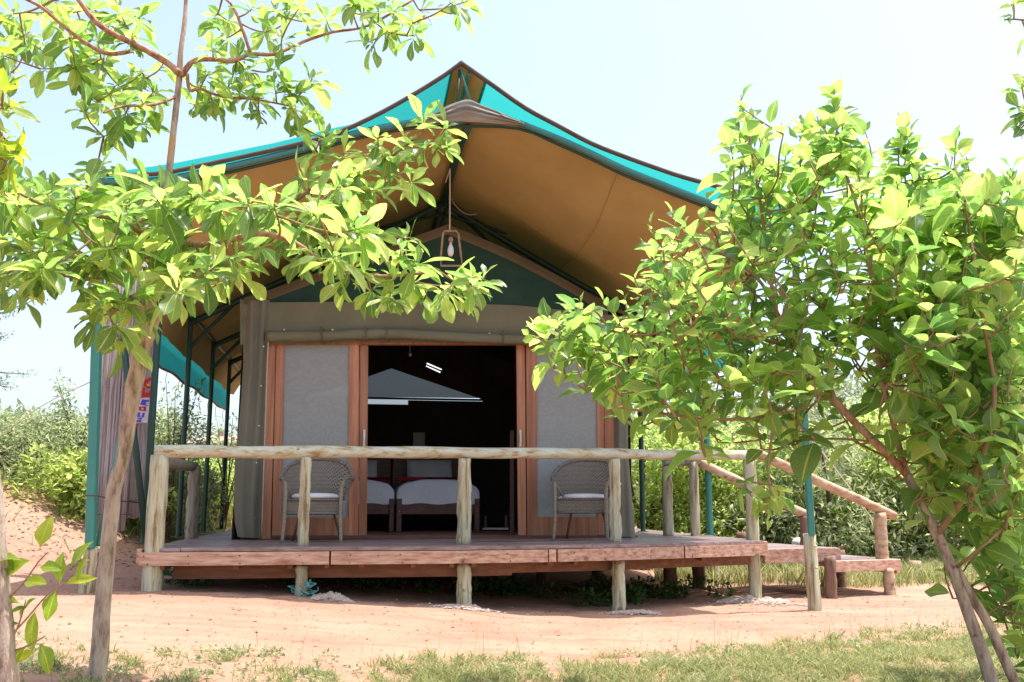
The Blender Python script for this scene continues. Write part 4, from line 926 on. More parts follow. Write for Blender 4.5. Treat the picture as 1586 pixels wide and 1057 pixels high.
# --- left tree
YL = 4.75
b0 = at(150, 1057, YL); base = Vector((b0.x, YL, gz(b0.x, YL)))
tl = Tree('leafy_tree', base, 'slender young tree with kinked pale trunk and long leaves before the left deck corner')
m = MB(); TP = [(146, 1100, YL, .060), (152, 1040, YL, .056), (158, 960, YL, .052), (164, 880, YL, .050), (172, 800, YL, .048), (178, 755, YL, .048), (190, 712, YL, .045), (198, 660, YL, .050), (206, 610, YL, .056), (212, 575, YL, .056), (219, 530, YL, .048), (229, 480, YL, .046), (238, 440, YL, .043), (248, 370, YL, .034), (256, 300, YL, .028), (263, 255, YL, .024), (270, 190, YL, .022), (278, 120, YL + .02, .022), (280, 80, YL, .018), (286, 30, YL, .016), (291, -40, YL, .014)]
P_ = lerp_path([at(a, b, c) for a, b, c, r in TP], 3); rr_ = [.76 * interp(i / 3, range(len(TP)), [t[3] for t in TP]) for i in range(len(P_))]
m.tube(P_, rr_, 16, True, .16, 2); m.build('trunk', M['bark_pale'], tl.root, smooth=True); tl.nodes += P_[30:]
br = M['bark_red']
tl.limb([(214, 560, YL), (232, 520, YL), (244, 490, YL - .02), (258, 484, YL - .05)], (.034, .028, .02, .012), M['bark_pale'], 'stub')
tl.limb([(279, 115, YL), (255, 95, YL), (215, 72, YL - .1), (170, 50, YL - .2), (140, 25, YL - .25), (112, -15, YL - .3)], (.020, .012), br)
tl.limb([(215, 76, YL), (170, 84, YL - .1), (130, 65, YL - .2), (95, 38, YL - .3), (62, 10, YL - .4), (20, -10, YL - .5)], (.012, .008), br)
tl.limb([(281, 118, YL), (300, 95, YL), (330, 92, YL), (360, 95, YL + .05), (388, 84, YL + .1), (425, 84, YL + .15), (470, 65, YL + .2), (515, 50, YL + .2), (570, 40, YL + .2), (640, 0, YL + .2)], (.016, .006), br)
tl.limb([(388, 82, YL + .1), (375, 45, YL + .1), (362, 12, YL + .1), (345, -5, YL + .1)], (.010, .007), br)
tl.limb([(290, 115, YL), (294, 140, YL), (310, 138, YL), (345, 150, YL + .1), (400, 155, YL + .2), (450, 165, YL + .3)], (.010, .005), br)
tl.limb([(272, 150, YL), (240, 162, YL - .1), (190, 165, YL - .2), (160, 175, YL - .3)], (.010, .005), br)
tl.limb([(258, 330, YL), (330, 310, YL - .1), (420, 325, YL - .1), (500, 285, YL), (560, 262, YL), (610, 240, YL), (655, 205, YL)], (.016, .005), M['twig'])
tl.limb([(250, 370, YL), (320, 380, YL - .2), (400, 362, YL - .4), (460, 378, YL - .4), (510, 412, YL - .4), (590, 428, YL - .4), (680, 420, YL - .4)], (.018, .006), br)
tl.limb([(246, 390, YL), (200, 408, YL - .2), (150, 432, YL - .3), (90, 424, YL - .3), (40, 416, YL - .3), (-20, 414, YL - .3)], (.010, .014), br)
tl.limb([(246, 380, YL), (180, 340, YL - .4), (100, 330, YL - .6), (30, 300, YL - .8)], (.014, .006), M['twig'])
tl.limb([(238, 450, YL), (215, 470, YL - .3), (180, 480, YL - .5)], (.010, .006), M['twig'])
random.seed(21)
def ros(x, y, Y, n=10, L=.16): tl.rosette(x + random.uniform(-6, 6), y + random.uniform(-6, 6), Y + random.uniform(-.25, .25), n + 2, L * 1.12)
# open upper crown
for x, y in ((20, 20), (70, 15), (105, 60), (40, 75), (150, 15), (190, 12), (185, 50), (120, 100), (60, 110), (15, 120), (215, 25), (165, 85), (130, 130), (90, 5), (25, 60),
             (95, 30), (50, 45), (150, 60), (205, 60), (160, 110), (110, 75), (5, 90), (135, 45), (75, 85),
             (150, 110), (185, 130), (220, 115), (150, 160), (195, 170), (215, 150), (240, 140), (180, 195), (160, 215), (225, 190), (125, 165), (205, 115), (250, 100), (170, 150)): ros(x, y, YL + .1, 9, .135)
for x, y in ((330, 20), (345, 55), (395, 15), (410, 50), (450, 18), (395, 115), (330, 70), (440, 60), (505, 25), (540, 12), (470, 5), (320, 110), (360, 120), (420, 105), (430, 130), (345, 150), (385, 150), (445, 140), (465, 150), (310, 135), (330, 165), (395, 175), (480, 120), (300, 160), (370, 90), (455, 165), (320, 140), (375, 135), (410, 155), (420, 10), (360, 30), (480, 35)): ros(x, y, YL + .2, 9, .13)
for x, y in ((570, 30), (600, 55), (640, 60), (615, 15), (655, 20), (590, 5), (640, 35), (560, 5), (700, 5), (730, 5), (715, 20), (570, 60)): ros(x, y, YL + .1, 8, .13)
# main band of leaves across the middle
for i in range(120):
    x = random.uniform(-10, 560) if i % 3 else random.uniform(-10, 300); t = x / 560
    y0 = interp(x, [0, 80, 160, 230, 300, 400, 450, 560], [270, 285, 250, 275, 272, 300, 290, 285]); y1 = interp(x, [0, 100, 200, 300, 420, 560], [445, 420, 440, 450, 420, 410])
    ros(x, random.uniform(y0, y1), YL + random.uniform(-.9, .2), 9, .155)
for x, y in ((470, 200), (500, 215), (480, 240), (530, 235), (580, 210), (600, 250), (630, 215), (655, 190), (690, 195), (620, 265), (660, 235), (560, 270), (590, 300), (520, 290), (545, 320), (470, 280), (640, 280), (685, 225), (575, 235)): ros(x, y, YL, 9, .14)
for x, y in ((590, 355), (620, 385), (650, 400), (600, 420), (640, 440), (710, 440), (720, 455), (740, 440), (660, 460), (580, 450), (545, 410), (560, 380), (610, 465), (690, 460), (530, 440), (500, 400), (750, 430), (640, 370)): ros(x, y, YL - .35, 9, .135)
for x, y in ((150, 470), (180, 500), (205, 460), (225, 500), (160, 440), (230, 440), (190, 530), (130, 330), (20, 420), (30, 460), (60, 440), (260, 430), (140, 490), (175, 455)): ros(x, y, YL - .45, 8, .15)
tl.finish('long', M['leaf_a'])

# --- tree at the very left edge, near the camera
YN = 3.3
b1 = at(8, 1057, YN)
tn = Tree('leafy_tree', Vector((b1.x, YN, gz(b1.x, YN))), 'rough trunk with rust stains at the left edge with low shoots near its foot')
m = MB(); P_ = lerp_path([at(a, b, YN) for a, b in ((12, 1130), (8, 1050), (2, 960), (-6, 860), (-12, 760), (-40, 600), (-70, 420), (-80, 200), (-70, 60))], 4); m.tube(P_, [.045, .02], 16, True, .18, 5); m.build('trunk', M['bark_grey'], tn.root, smooth=True); tn.nodes += P_[16:]
low = []
tn.nodes_top = list(tn.nodes)
for pts in ([(15, 925, YN), (35, 905, YN), (60, 870, YN), (75, 855, YN)], [(12, 990, YN), (40, 960, YN), (75, 920, YN), (105, 900, YN)], [(15, 1010, YN), (45, 1000, YN), (70, 985, YN)], [(14, 1000, YN), (30, 965, YN), (40, 930, YN)]):
    tn.limb(pts, (.004, .002), M['twig'], 'shoot_stem', 6, 3, 0, False)
for x, y, ang, L in ((35, 868, 170, .09), (62, 850, 80, .075), (50, 868, 200, .085), (60, 880, 10, .06), (75, 905, 175, .075), (58, 925, 215, .07), (55, 945, 260, .09), (92, 905, 90, .07), (88, 912, 250, .08), (100, 905, 20, .07), (118, 900, 70, .06), (30, 935, 160, .05), (45, 940, 195, .06), (30, 965, 190, .05), (40, 1000, 230, .07), (60, 995, 300, .075), (55, 1010, 200, .05), (25, 885, 150, .06), (110, 880, 60, .07)):
    a = R(ang); tn.leaves.append((at(x, y, YN), Vector((math.cos(a), random.uniform(-.3, .2), math.sin(a))), Vector((0, -.8, .7)) + rv(.2), L * 1.5))
random.seed(5)
for x, y in ((5, 150), (25, 165), (-10, 180), (10, 205), (30, 225), (-5, 230), (15, 140), (0, 60), (-10, 30), (20, 250), (5, 275), (-15, 120), (-20, 200)):
    tn.rosette(x - 10, y, YN - .2 + random.uniform(-.15, .15), 7, .125, .2)
tn.finish('mid', M['leaf_near'])
# --- right tree
YR = 4.7
b2 = at(1545, 1057, YR)
tr = Tree('leafy_tree', Vector((b2.x, YR, gz(b2.x, YR))), 'bushy tree with broad leaves and leaning pinkish stems in front of the steps')
bk = M['bark_red']
tr.limb([(1552, 1110, YR), (1525, 1020, YR), (1500, 950, YR), (1478, 890, YR), (1450, 825, YR), (1425, 780, YR), (1405, 735, YR)], (.033, .030, .028, .026, .024, .022), M['bark_grey'], 'trunk', 14)
tr.limb([(1600, 1120, YR + .05), (1560, 1030, YR + .05), (1530, 965, YR + .05), (1505, 925, YR + .05), (1480, 880, YR + .03)], (.026, .024, .022), M['bark_pale'], 'trunk', 14)
tr.limb([(1405, 735, YR), (1360, 690, YR), (1310, 640, YR), (1270, 590, YR), (1235, 540, YR), (1205, 500, YR), (1190, 400, YR)], (.023, .009), bk, 'branch', 12)
tr.limb([(1405, 735, YR), (1392, 690, YR), (1378, 630, YR), (1362, 570, YR), (1355, 500, YR), (1350, 420, YR), (1330, 330, YR), (1300, 240, YR)], (.017, .007), bk, 'branch', 12)
tr.limb([(1450, 830, YR), (1500, 760, YR - .2), (1530, 680, YR - .3), (1540, 600, YR - .3), (1520, 480, YR - .3), (1500, 350, YR - .2), (1480, 260, YR)], (.014, .006), M['twig'], 'branch', 12)
tr.limb([(1362, 570, YR), (1420, 500, YR), (1480, 440, YR + .1), (1560, 380, YR)], (.012, .007), bk)
tr.limb([(1235, 540, YR), (1160, 520, YR - .1), (1080, 500, YR - .1), (1000, 520, YR - .1), (930, 510, YR - .2), (870, 505, YR - .2)], (.011, .004), M['twig'])
tr.limb([(1225, 530, YR), (1180, 440, YR), (1130, 400, YR), (1080, 380, YR), (1040, 370, YR)], (.010, .005), M['twig'])
tr.limb([(1190, 420, YR), (1180, 330, YR), (1165, 240, YR), (1155, 180, YR)], (.010, .005), M['twig'])
tr.limb([(1270, 590, YR), (1200, 640, YR - .2), (1120, 650, YR - .3), (1020, 640, YR - .3), (950, 630, YR - .3)], (.010, .005), M['twig'])
tr.limb([(1200, 650, YR - .2), (1190, 720, YR - .4), (1195, 770, YR - .5)], (.007, .004), M['twig'])
tr.limb([(1480, 880, YR), (1530, 840, YR - .3), (1570, 800, YR + .2)], (.008, .004), M['twig'])
tr.limb([(1360, 685, YR), (1300, 680, YR), (1240, 682, YR - .1), (1220, 690, YR - .1)], (.007, .003), M['twig'])
random.seed(33)
poly = [(812, 515), (870, 478), (950, 462), (985, 440), (1000, 350), (1040, 325), (1095, 345), (1128, 300), (1135, 215), (1150, 175), (1185, 215), (1225, 220), (1290, 175), (1335, 215), (1350, 285), (1390, 230), (1420, 240), (1445, 270), (1480, 240), (1520, 285), (1600, 280), (1600, 1040), (1570, 1040), (1550, 960), (1500, 850), (1470, 820), (1440, 810), (1420, 730), (1340, 640), (1240, 660), (1170, 665), (1110, 650), (1020, 640), (950, 625), (930, 580), (880, 545), (835, 530)]
def inside(x, y):
    c = False; j = len(poly) - 1
    for i in range(len(poly)):
        xi, yi = poly[i]; xj, yj = poly[j]
        if (yi > y) != (yj > y) and x < (xj - xi) * (y - yi) / (yj - yi) + xi: c = not c
        j = i
    return c
placed = []
tries = 0
while len(placed) < 340 and tries < 9000:
    tries += 1; x = random.uniform(805, 1600); y = random.uniform(150, 1000)
    if not inside(x, y): continue
    if 1230 < x < 1430 and 560 < y < 780 and random.random() < .93: continue        # window to the steps and shrubs behind
    if 1260 < x < 1430 and 430 < y < 580 and random.random() < .6: continue
    dmin = 21
    if y > 560 and random.random() < .45: continue
    if y > 730 and x < interp(y, [700, 780, 850, 930, 1057], [1430, 1490, 1535, 1575, 1650]): continue
    if any((x - a) ** 2 + (y - b) ** 2 < dmin * dmin for a, b in placed): continue
    placed.append((x, y))
placed.sort(key=lambda q: abs(q[0] - 1350) + abs(q[1] - 500))
for x, y in placed:
    big = 1 if x > 1350 or y > 560 else 0
    lean = Vector(((x - 1330) / 900, random.uniform(-.4, .3), .9 if y < 560 else .3)) + rv(.3)
    tr.shoot(x, y - 8, YR + random.uniform(-.45, .9) + (.45 if y > 640 and x > 1400 else 0), 10, .138 if not big else .162, .25, lean.normalized())
extra = []
while len(extra) < 95:
    x = random.uniform(1370, 1600); y = random.uniform(280, 760)
    if y > 600 and x < 1440: continue
    if any((x - a) ** 2 + (y - b) ** 2 < 400 for a, b in extra): continue
    extra.append((x, y)); tr.shoot(x, y, YR + random.uniform(-.5, .5), 9, .155, .24, (Vector(((x - 1330) / 700, random.uniform(-.4, .2), .5)) + rv(.3)).normalized())
for x, y in ((1148, 152), (1290, 148), (1305, 165), (1398, 190), (1410, 205), (1482, 212), (1160, 190), (1245, 195), (1265, 180), (1340, 205), (1130, 215), (1495, 235), (1565, 260)):
    tr.shoot(x, y, YR + random.uniform(-.3, .4), 13, .165, .34, (Vector((0, 0, 1)) + rv(.1)).normalized())
for x, y in ((820, 520), (850, 495), (885, 480), (870, 560), (895, 540), (915, 500), (905, 590)):
    tr.shoot(x, y, YR - .2, 8, .15, .2, (Vector((-.8, -.2, .35)) + rv(.3)).normalized())
for x, y in ((1165, 770), (1205, 775), (1185, 800)): tr.shoot(x, y, YR - .5, 6, .14, .15, Vector((.1, -.3, -.5)))
for x, y in ((1500, 720), (1560, 740), (1530, 800), (1570, 850), (1570, 900), (1595, 930), (1520, 790), (1450, 700), (1600, 990), (1585, 860), (1600, 950), (1590, 1010), (1595, 880), (1535, 690), (1462, 862), (1560, 780), (1590, 800), (1540, 830), (1575, 880), (1560, 930), (1600, 900), (1580, 960), (1510, 750)): tr.shoot(x, y, YR + .35 + random.uniform(-.2, .3), 8, .165, .22)
tr.finish('broad', M['leaf_b'])
# --- tree reaching in at the top right corner
YT = 4.4
tt = Tree('leafy_tree', at(1720, 1090, YT), 'tree just out of view whose few leafy sprays reach in at the top right corner')
tt.limb([(1720, 1100, YT), (1715, 700, YT), (1700, 300, YT), (1690, -50, YT)], (.06, .03), M['bark_grey'], 'trunk')
tt.limb([(1700, 260, YT), (1640, 200, YT), (1590, 165, YT)], (.014, .006), M['twig']); tt.limb([(1692, 80, YT), (1640, 40, YT), (1570, 30, YT)], (.012, .004), M['twig'])
for x, y in ((1575, 165), (1582, 130), (1590, 190), (1578, 200)): tt.rosette(x, y, YT, 7, .13, .1)
for x, y in ((1570, 5), (1555, 30), (1590, 60), (1580, -5)): tt.rosette(x, y, YT, 5, .09, -.1)
tt.finish('mid', M['leaf_a'])

# ------------------------------------------------------------------ shrubs, background trees
def cloud(lobes, n, size, flat=.4, seed=0, spiky=0):
    """leaf quads spread through lobes (centre, radii); returns verts, faces"""
    r = np.random.default_rng(seed); wts = np.array([a[1][0] * a[1][1] * a[1][2] for a in lobes]) ** .66; wts /= wts.sum()
    idx = r.choice(len(lobes), n, p=wts); C = np.array([l[0] for l in lobes])[idx]; Rr = np.array([l[1] for l in lobes])[idx]
    d = r.normal(size=(n, 3)); d /= np.linalg.norm(d, axis=1)[:, None]
    rad = r.uniform(.35, 1, n) ** .45
    lump = 1 + .22 * np.sin(d[:, 0] * 7 + idx * 1.7) * np.sin(d[:, 2] * 6 + idx) + .12 * np.sin(d[:, 1] * 13 + idx * 3)
    out = r.random(n) < .06; rad = np.where(out, rad * r.uniform(1.0, 1.28, n), rad)
    P = C + d * Rr * (rad * lump)[:, None]
    ax = r.normal(size=(n, 3)) * .8 + d * .8; ax[:, 2] += .1; ax /= np.linalg.norm(ax, axis=1)[:, None]
    nn = r.normal(size=(n, 3)); nn[:, 2] += 2.0; nn -= ax * (nn * ax).sum(1)[:, None]; nn /= np.linalg.norm(nn, axis=1)[:, None] + 1e-9
    x = np.cross(ax, nn); L = size * r.uniform(.6, 1.4, n)[:, None]; Wd = L * flat
    v0 = P; v1 = P + ax * L * .5 + x * Wd * .5; v2 = P + ax * L - nn * L * .18; v3 = P + ax * L * .5 - x * Wd * .5
    Vv = np.stack([v0, v1, v2, v3], 1).reshape(-1, 3); Ff = np.arange(4 * n).reshape(-1, 4); return Vv, Ff
def shrub(name, px, Y, top_py, w_m, lab, cat, group, mat, n, size, seed, lob=7, trunk=False, dens_low=True, flat=.4, bottom=None):
    rr = random.Random(seed); c = at(px, 780, Y); z0 = gz(c.x, Y); zt = at(px, top_py, Y).z; h = zt - z0
    root = empty(name, (c.x, Y, z0), lab, cat, group); lobes = []
    zb = .0 if not trunk else h * .3
    for i in range(lob):
        t = (i + .5) / lob; hz = zb + (h - zb) * rr.uniform(.15, .82); rx = w_m * rr.uniform(.18, .34)
        off = w_m * .42 * (1 - .5 * (hz / h) ** 2); lobes.append(((rr.uniform(-off, off), rr.uniform(-.35, .35) * w_m, hz), (rx, rx, min(rx * rr.uniform(.7, 1.0), max(.1, h - hz)))))
    lobes.append(((rr.uniform(-.1, .1), 0, h * .66), (w_m * .25, w_m * .25, h * .33)))
    if not trunk:
        for i in range(4): lobes.append(((w_m * (i - 1.5) / 3.6, rr.uniform(-.2, .1) * w_m, h * .2), (w_m * .2, w_m * .25, h * .26)))
    v, f = cloud(lobes, n, size, flat, seed)
    o = mesh_np('foliage', v, f, mat, root); o['kind'] = 'stuff'
    for k in range(3 if trunk else 8):
        m = MB(); a = Vector((rr.uniform(-.1, .1) * w_m, rr.uniform(-.1, .1), -.1)); L_ = lobes[k % len(lobes)][0]
        m.tube(lerp_path([a, Vector((a.x * .6 + L_[0] * .3, L_[1] * .3, h * .3)), Vector(L_)], 4), [.05 * h / 2.2 + .01, .012], 7, True, .2, k); m.build('stem', M['bgwood'], root, smooth=True, world=False)
    return root
GL = 'pale green shrubs on the bank at the left'
spec = [(15, 13.6, 640, 2.4, 'pale shrub at the left edge on top of the earth bank'), (85, 14.2, 632, 2.2, 'pale shrub on the bank right behind the leafy shoots'), (150, 13.2, 690, 1.8, 'low pale shrub at the foot of the green corner pole'),
        (200, 14.0, 650, 2.0, 'pale shrub behind the grey reed screen'), (255, 14.8, 640, 1.7, 'pale shrub seen between the reed screen and the deck corner post'), (50, 15.5, 650, 3.2, 'wide pale shrub farther back behind the left bank')]
for i, (px, Y, ty, wm, lab) in enumerate(spec): shrub('shrub', px, Y, ty, wm, lab, 'shrub', GL, (M['bush_l'], M['bush_p'], M['bush_y'])[i % 3], (7500, 6000, 5000)[i % 3], (.075, .09, .11)[i % 3], 100 + i, 8, flat=(.28, .4, .5)[i % 3])
for i, (px, Y, ty, wm, lab) in enumerate([(285, 17.5, 700, 2.0, 'bright green shrub behind the rear left poles'), (335, 19, 706, 2.2, 'bright green shrub below the far thatched roof'), (225, 17, 715, 2.2, 'low green shrub behind the left corner post')]):
    shrub('shrub', px, Y, ty, wm, lab, 'shrub', 'bright shrubs behind the left poles', M['bush_r'], 6000, .08, 120 + i, 7)
def sapling(px, Y, top, wm, lab, seed):       # thin tree with separate sprays
    rr = random.Random(seed); c = at(px, 780, Y); z0 = gz(c.x, Y); h = at(px, top, Y).z - z0
    root = empty('sapling', (c.x, Y, z0), lab, 'sapling', 'thin saplings behind the left side'); m = MB(); lobes = []
    for k in range(9):
        a = rr.uniform(-1.2, 1.2); e = Vector((math.sin(a) * wm * rr.uniform(.3, .6), rr.uniform(-.3, .3), h * rr.uniform(.55, 1)))
        m.tube(lerp_path([Vector((0, 0, 0)), Vector((e.x * .2, 0, e.z * .5)), e], 4), [.018, .004], 5); q = Vector((e.x * .2, 0, e.z * .5))
        for j in range(4): t = j / 3; lobes.append((tuple(q.lerp(e, .4 + .6 * t)), (.09, .09, .09)))
    m.build('stem', M['bgwood'], root, smooth=True, world=False)
    v, f = cloud(lobes, 700, .075, .45, seed); mesh_np('foliage', v, f, M['bush_l'], root)['kind'] = 'stuff'
sapling(262, 13.5, 590, 1.0, 'thin sapling with small leaves rising beside the netting edge', 3); sapling(110, 13.8, 580, 1.2, 'thin sapling behind the green corner pole', 4); sapling(350, 17, 640, 1.4, 'thin dark sapling against the sky between the rear poles', 5); sapling(300, 15.5, 730, .8, 'bare stemmed sapling behind the left return rail', 6)
GR = 'dense green shrubs beyond the steps'
for i, (px, Y, ty, wm, lab) in enumerate([(1000, 17.5, 640, 2.4, 'green shrub just right of the tent flap'), (1060, 19, 600, 2.8, 'green shrub behind the short log railing'), (1130, 17, 660, 2.4, 'dark leafy shrub behind the sloping log handrails'), (1200, 16.5, 650, 2.4, 'green shrub behind the foot of the farther handrail'),
        (1270, 16, 610, 2.8, 'tall dark shrub between the right green pole and the nearer handrail'), (1340, 17, 640, 2.6, 'green shrub behind the lower end of the nearer handrail'), (1420, 16.5, 600, 2.8, 'green shrub behind the forked pink stems'), (1510, 16, 600, 3.0, 'green shrub behind the leaning trunks'), (1600, 17, 560, 3.2, 'green shrub at the right edge behind the leaves')]):
    shrub('shrub', px, Y, ty, wm, lab, 'shrub', GR, (M['bush_r'], M['bush_y'], M['bush_p'])[(i * 2) % 3], (7500, 5500, 6500)[i % 3], (.10, .15, .12)[i % 3], 140 + i, 9, flat=(.4, .55, .3)[(i + 1) % 3])
FARL = ['hazy tree out past the left edge behind the bank', 'hazy tree behind the widest pale shrub on the bank', 'hazy tree far behind the reed screen', 'hazy tree far off beside the thatched house', 'hazy tree far behind the left door flap', 'hazy tree far behind the right door flap', 'hazy tree far behind the short log railing', 'hazy tree far behind the right green pole', 'hazy tree far behind the forked pink stems', 'hazy tree far behind the right edge leaves', 'hazy tree out past the right edge of the view']
for i, (px, Y, ty, wm) in enumerate([(-120, 24, 630, 5), (60, 30, 665, 5), (200, 33, 690, 5), (330, 36, 706, 5), (450, 30, 690, 5), (960, 28, 640, 6), (1100, 30, 600, 7), (1250, 27, 590, 6), (1400, 29, 570, 7), (1560, 27, 560, 7), (1720, 26, 560, 7)]):
    shrub('far_tree', px, Y, ty, wm, FARL[i], 'tree', ['far trees at the left', 'far trees at the right'][i > 4], M['far'], 5000, .22, 160 + i, 8, trunk=True)
# pale acacia branches at the left edge
ac = empty('acacia_tree', at(-230, 800, 12), 'faint feathery tree reaching in at the left edge against the white sky', 'tree')
m = MB(); m.tube([Vector((0, 0, -.6)), Vector((.1, 0, 1.5)), Vector((.0, 0, 3.2))], [.12, .07], 10); m.build('trunk', M['bgwood'], ac, smooth=True, world=False)
lob = []; m = MB()
for px, py in ((20, 470), (60, 462), (0, 455), (10, 520), (5, 590), (45, 580), (-20, 610), (15, 600), (0, 490)):
    e = at(px, py, 12) - Vector(ac.location); s_ = Vector((.05, 0, 1.8)); m.tube(lerp_path([s_, s_.lerp(e, .5) + Vector((0, 0, .05)), e], 4), [.02, .004], 5)
    for j in range(5): lob.append((tuple(s_.lerp(e, .6 + .4 * j / 4)), (.12, .1, .03)))
m.build('branch', M['bgwood'], ac, smooth=True, world=False); v, f = cloud(lob, 1500, .05, .3, 8); mesh_np('foliage', v, f, M['far'], ac)['kind'] = 'stuff'
# far thatched house
hz = at(345, 700, 45); hs_ = empty('thatched_house', Vector((hz.x, 45, gz(hz.x, 45))), 'small distant house with a pinkish thatched roof and chimney between the rear left poles', 'house')
zt = at(343, 675, 45).z - hs_.location.z; ze = at(343, 689, 45).z - hs_.location.z
m = MB(); m.box((0, 0, ze / 2), (2.6, 2.4, ze)); m.build('wall', M['plaster'], hs_, world=False)
m = MB(); m.add([Vector((-1.75, -1.4, ze)), Vector((1.75, -1.4, ze)), Vector((1.75, 1.4, ze)), Vector((-1.75, 1.4, ze)), Vector((-.6, 0, zt)), Vector((.6, 0, zt))], [(0, 1, 5, 4), (1, 2, 5), (2, 3, 4, 5), (3, 0, 4), (0, 3, 2, 1)]); rf = m.build('roof', M['roofthatch'], hs_, world=False)
m = MB(); m.box((-.1, 0, zt + .08), (.3, .3, .4)); m.build('chimney', M['roofthatch'], rf, world=False)

# ------------------------------------------------------------------ grass, weeds, litter
def zg_np(P): return np.array([gz(a, b) for a, b in P])
def blades(P, hmin, hmax, wmin, wmax, seed, lean=.5, kind='grass'):
    r = np.random.default_rng(seed); n = len(P); z = zg_np(P) - .005; B = np.column_stack([P, z])
    th = r.uniform(0, 6.28, n); h = r.uniform(hmin, hmax, n); wd = r.uniform(wmin, wmax, n); ln = r.uniform(.1, lean, n) * h * 1.6; a2 = r.uniform(0, 6.28, n)
    dx = np.column_stack([np.cos(th), np.sin(th), np.zeros(n)]) * wd[:, None]; dl = np.column_stack([np.cos(a2), np.sin(a2), np.zeros(n)])
    m_ = B + dl * (ln * .35)[:, None] + np.array([0, 0, 1]) * (h * .6)[:, None]; t_ = B + dl * ln[:, None] + np.array([0, 0, 1]) * h[:, None]
    Vv = np.stack([B - dx, B + dx, m_ + dx * .8, m_ - dx * .8, t_ + dx * .1, t_ - dx * .1], 1).reshape(-1, 3)
    k = np.arange(n) * 6; Ff = np.vstack([np.column_stack([k, k + 1, k + 2, k + 3]), np.column_stack([k + 3, k + 2, k + 4, k + 5])]); return Vv, Ff
def glimit(x): return 5.75 + .50 * (x + 1.2) if x > -1.2 else 5.75 + .12 * (x + 1.2)
r = np.random.default_rng(3); pts = []
while len(pts) < 110000:
    x = r.uniform(-4.2, 6.5); y = r.uniform(3.6, 9.6)
    if abs(x) > y * .62 + .3: continue
    lim = min(glimit(x), 8.7); nz = noise.noise(Vector((x * 1.3, y * 1.3, 0))) * .55 + noise.noise(Vector((x * 4, y * 4, 1))) * .35
    d = (lim - y) + nz * .9
    prob = ss(-.35, .9, d) * (1 if x > -.8 else .18) * (.4 + .6 * ss(-.25, .15, noise.noise(Vector((x * 1.9, y * 2.4, 7)))))
    if r.random() < prob:
        k = int(r.uniform(6, 46)); sg = r.uniform(.012, .045)
        pts += [(x + a * sg, y + b * sg) for a, b in r.normal(size=(k, 2))]
pts = pts[:110000]
v, f = blades(np.array(pts), .012, .075, .002, .0042, 5, 1.5); tag(mesh_np('grass', v, f, M['grass']), 'patchy pale green and straw grass on the sand in front of the deck', 'grass', kind='stuff')
P = []
for k in range(900):
    x = r.uniform(-3.5, 6); y = min(glimit(x), 8.5) - abs(r.normal(0, 1.2)) + .3
    if y > 3.8 and noise.noise(Vector((x * 1.1, y * 1.1, 20))) > -.05: P.append(((x, y, gz(x, y) + .01), (.06, .05, .018)))
v, f = cloud(P, 11000, .028, .5, 44); tag(mesh_np('ground_weeds', v, f, M['bush_p']), 'small flat leafy weeds mixed into the short grass', 'weeds', kind='stuff')
# tall thin stalks
pts = [(r.uniform(-1.6, 5.2), 0) for _ in range(130)]; pts = np.array([(x, glimit(x) + r.uniform(-.7, .6)) for x, _ in pts])
v, f = blades(pts, .12, .30, .0012, .002, 6, .25); tag(mesh_np('grass_stalks', v, f, M['grass']), 'thin tall grass stalks along the edge of the grass', 'grass', kind='stuff')
# grass and weeds at the back right and far floor
pts = []
while len(pts) < 26000:
    x = r.uniform(2.0, 11); y = r.uniform(12.3, 19)
    if r.random() < ss(-.3, .2, noise.noise(Vector((x * .8, y * .8, 3))) + .15 + (y - 14) * .12): pts.append((x, y))
v, f = blades(np.array(pts), .08, .30, .004, .008, 7, .8); tag(mesh_np('grass', v, f, M['grass']), 'taller weedy grass on the ground beyond the steps', 'grass', kind='stuff')
pts = []
while len(pts) < 16000:
    x = r.uniform(-11, -4.2); y = r.uniform(10.6, 20)
    if x < -4.6 - (y - 10) * .0 and r.random() < ss(12.3, 14, y) * .9 + .03: pts.append((x, y))
v, f = blades(np.array(pts), .08, .28, .004, .008, 8, .8); tag(mesh_np('grass', v, f, M['grass']), 'rough grass on the earth bank under the pale shrubs', 'grass', kind='stuff')
# weeds in the shade under the deck
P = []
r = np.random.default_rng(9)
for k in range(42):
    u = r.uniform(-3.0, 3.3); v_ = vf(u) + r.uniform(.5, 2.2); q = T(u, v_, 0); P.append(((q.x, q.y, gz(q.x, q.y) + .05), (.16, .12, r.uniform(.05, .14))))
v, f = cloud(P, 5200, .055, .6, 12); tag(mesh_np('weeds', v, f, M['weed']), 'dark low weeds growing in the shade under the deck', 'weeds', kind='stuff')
# leaf litter and crumbs on the sand
def litter(n, area, size, seed, mat, nm, lab, cond=None):
    r = np.random.default_rng(seed); V_, F_ = [], []; k = 0
    while k < n:
        x = r.uniform(area[0], area[1]); y = r.uniform(area[2], area[3])
        if cond and not cond(x, y, r): continue
        z = gz(x, y) + .004; a = r.uniform(0, 6.28); s = size * r.uniform(.4, 1.4); c_, s_ = math.cos(a) * s, math.sin(a) * s
        o = len(V_); V_ += [(x - c_, y - s_, z), (x + s_ * .4, y - c_ * .4, z + s * r.uniform(.1, .5)), (x + c_, y + s_, z + .002), (x - s_ * .4, y + c_ * .4, z + s * r.uniform(0, .3))]; F_.append((o, o + 1, o + 2, o + 3)); k += 1
    tag(mesh_np(nm, np.array(V_), np.array(F_), mat), lab, 'litter', kind='stuff')
litter(3600, (-6, 7, 4.8, 11), .014, 4, M['litter'], 'leaf_litter', 'scattered dry leaf scraps and crumbs on the red sand')
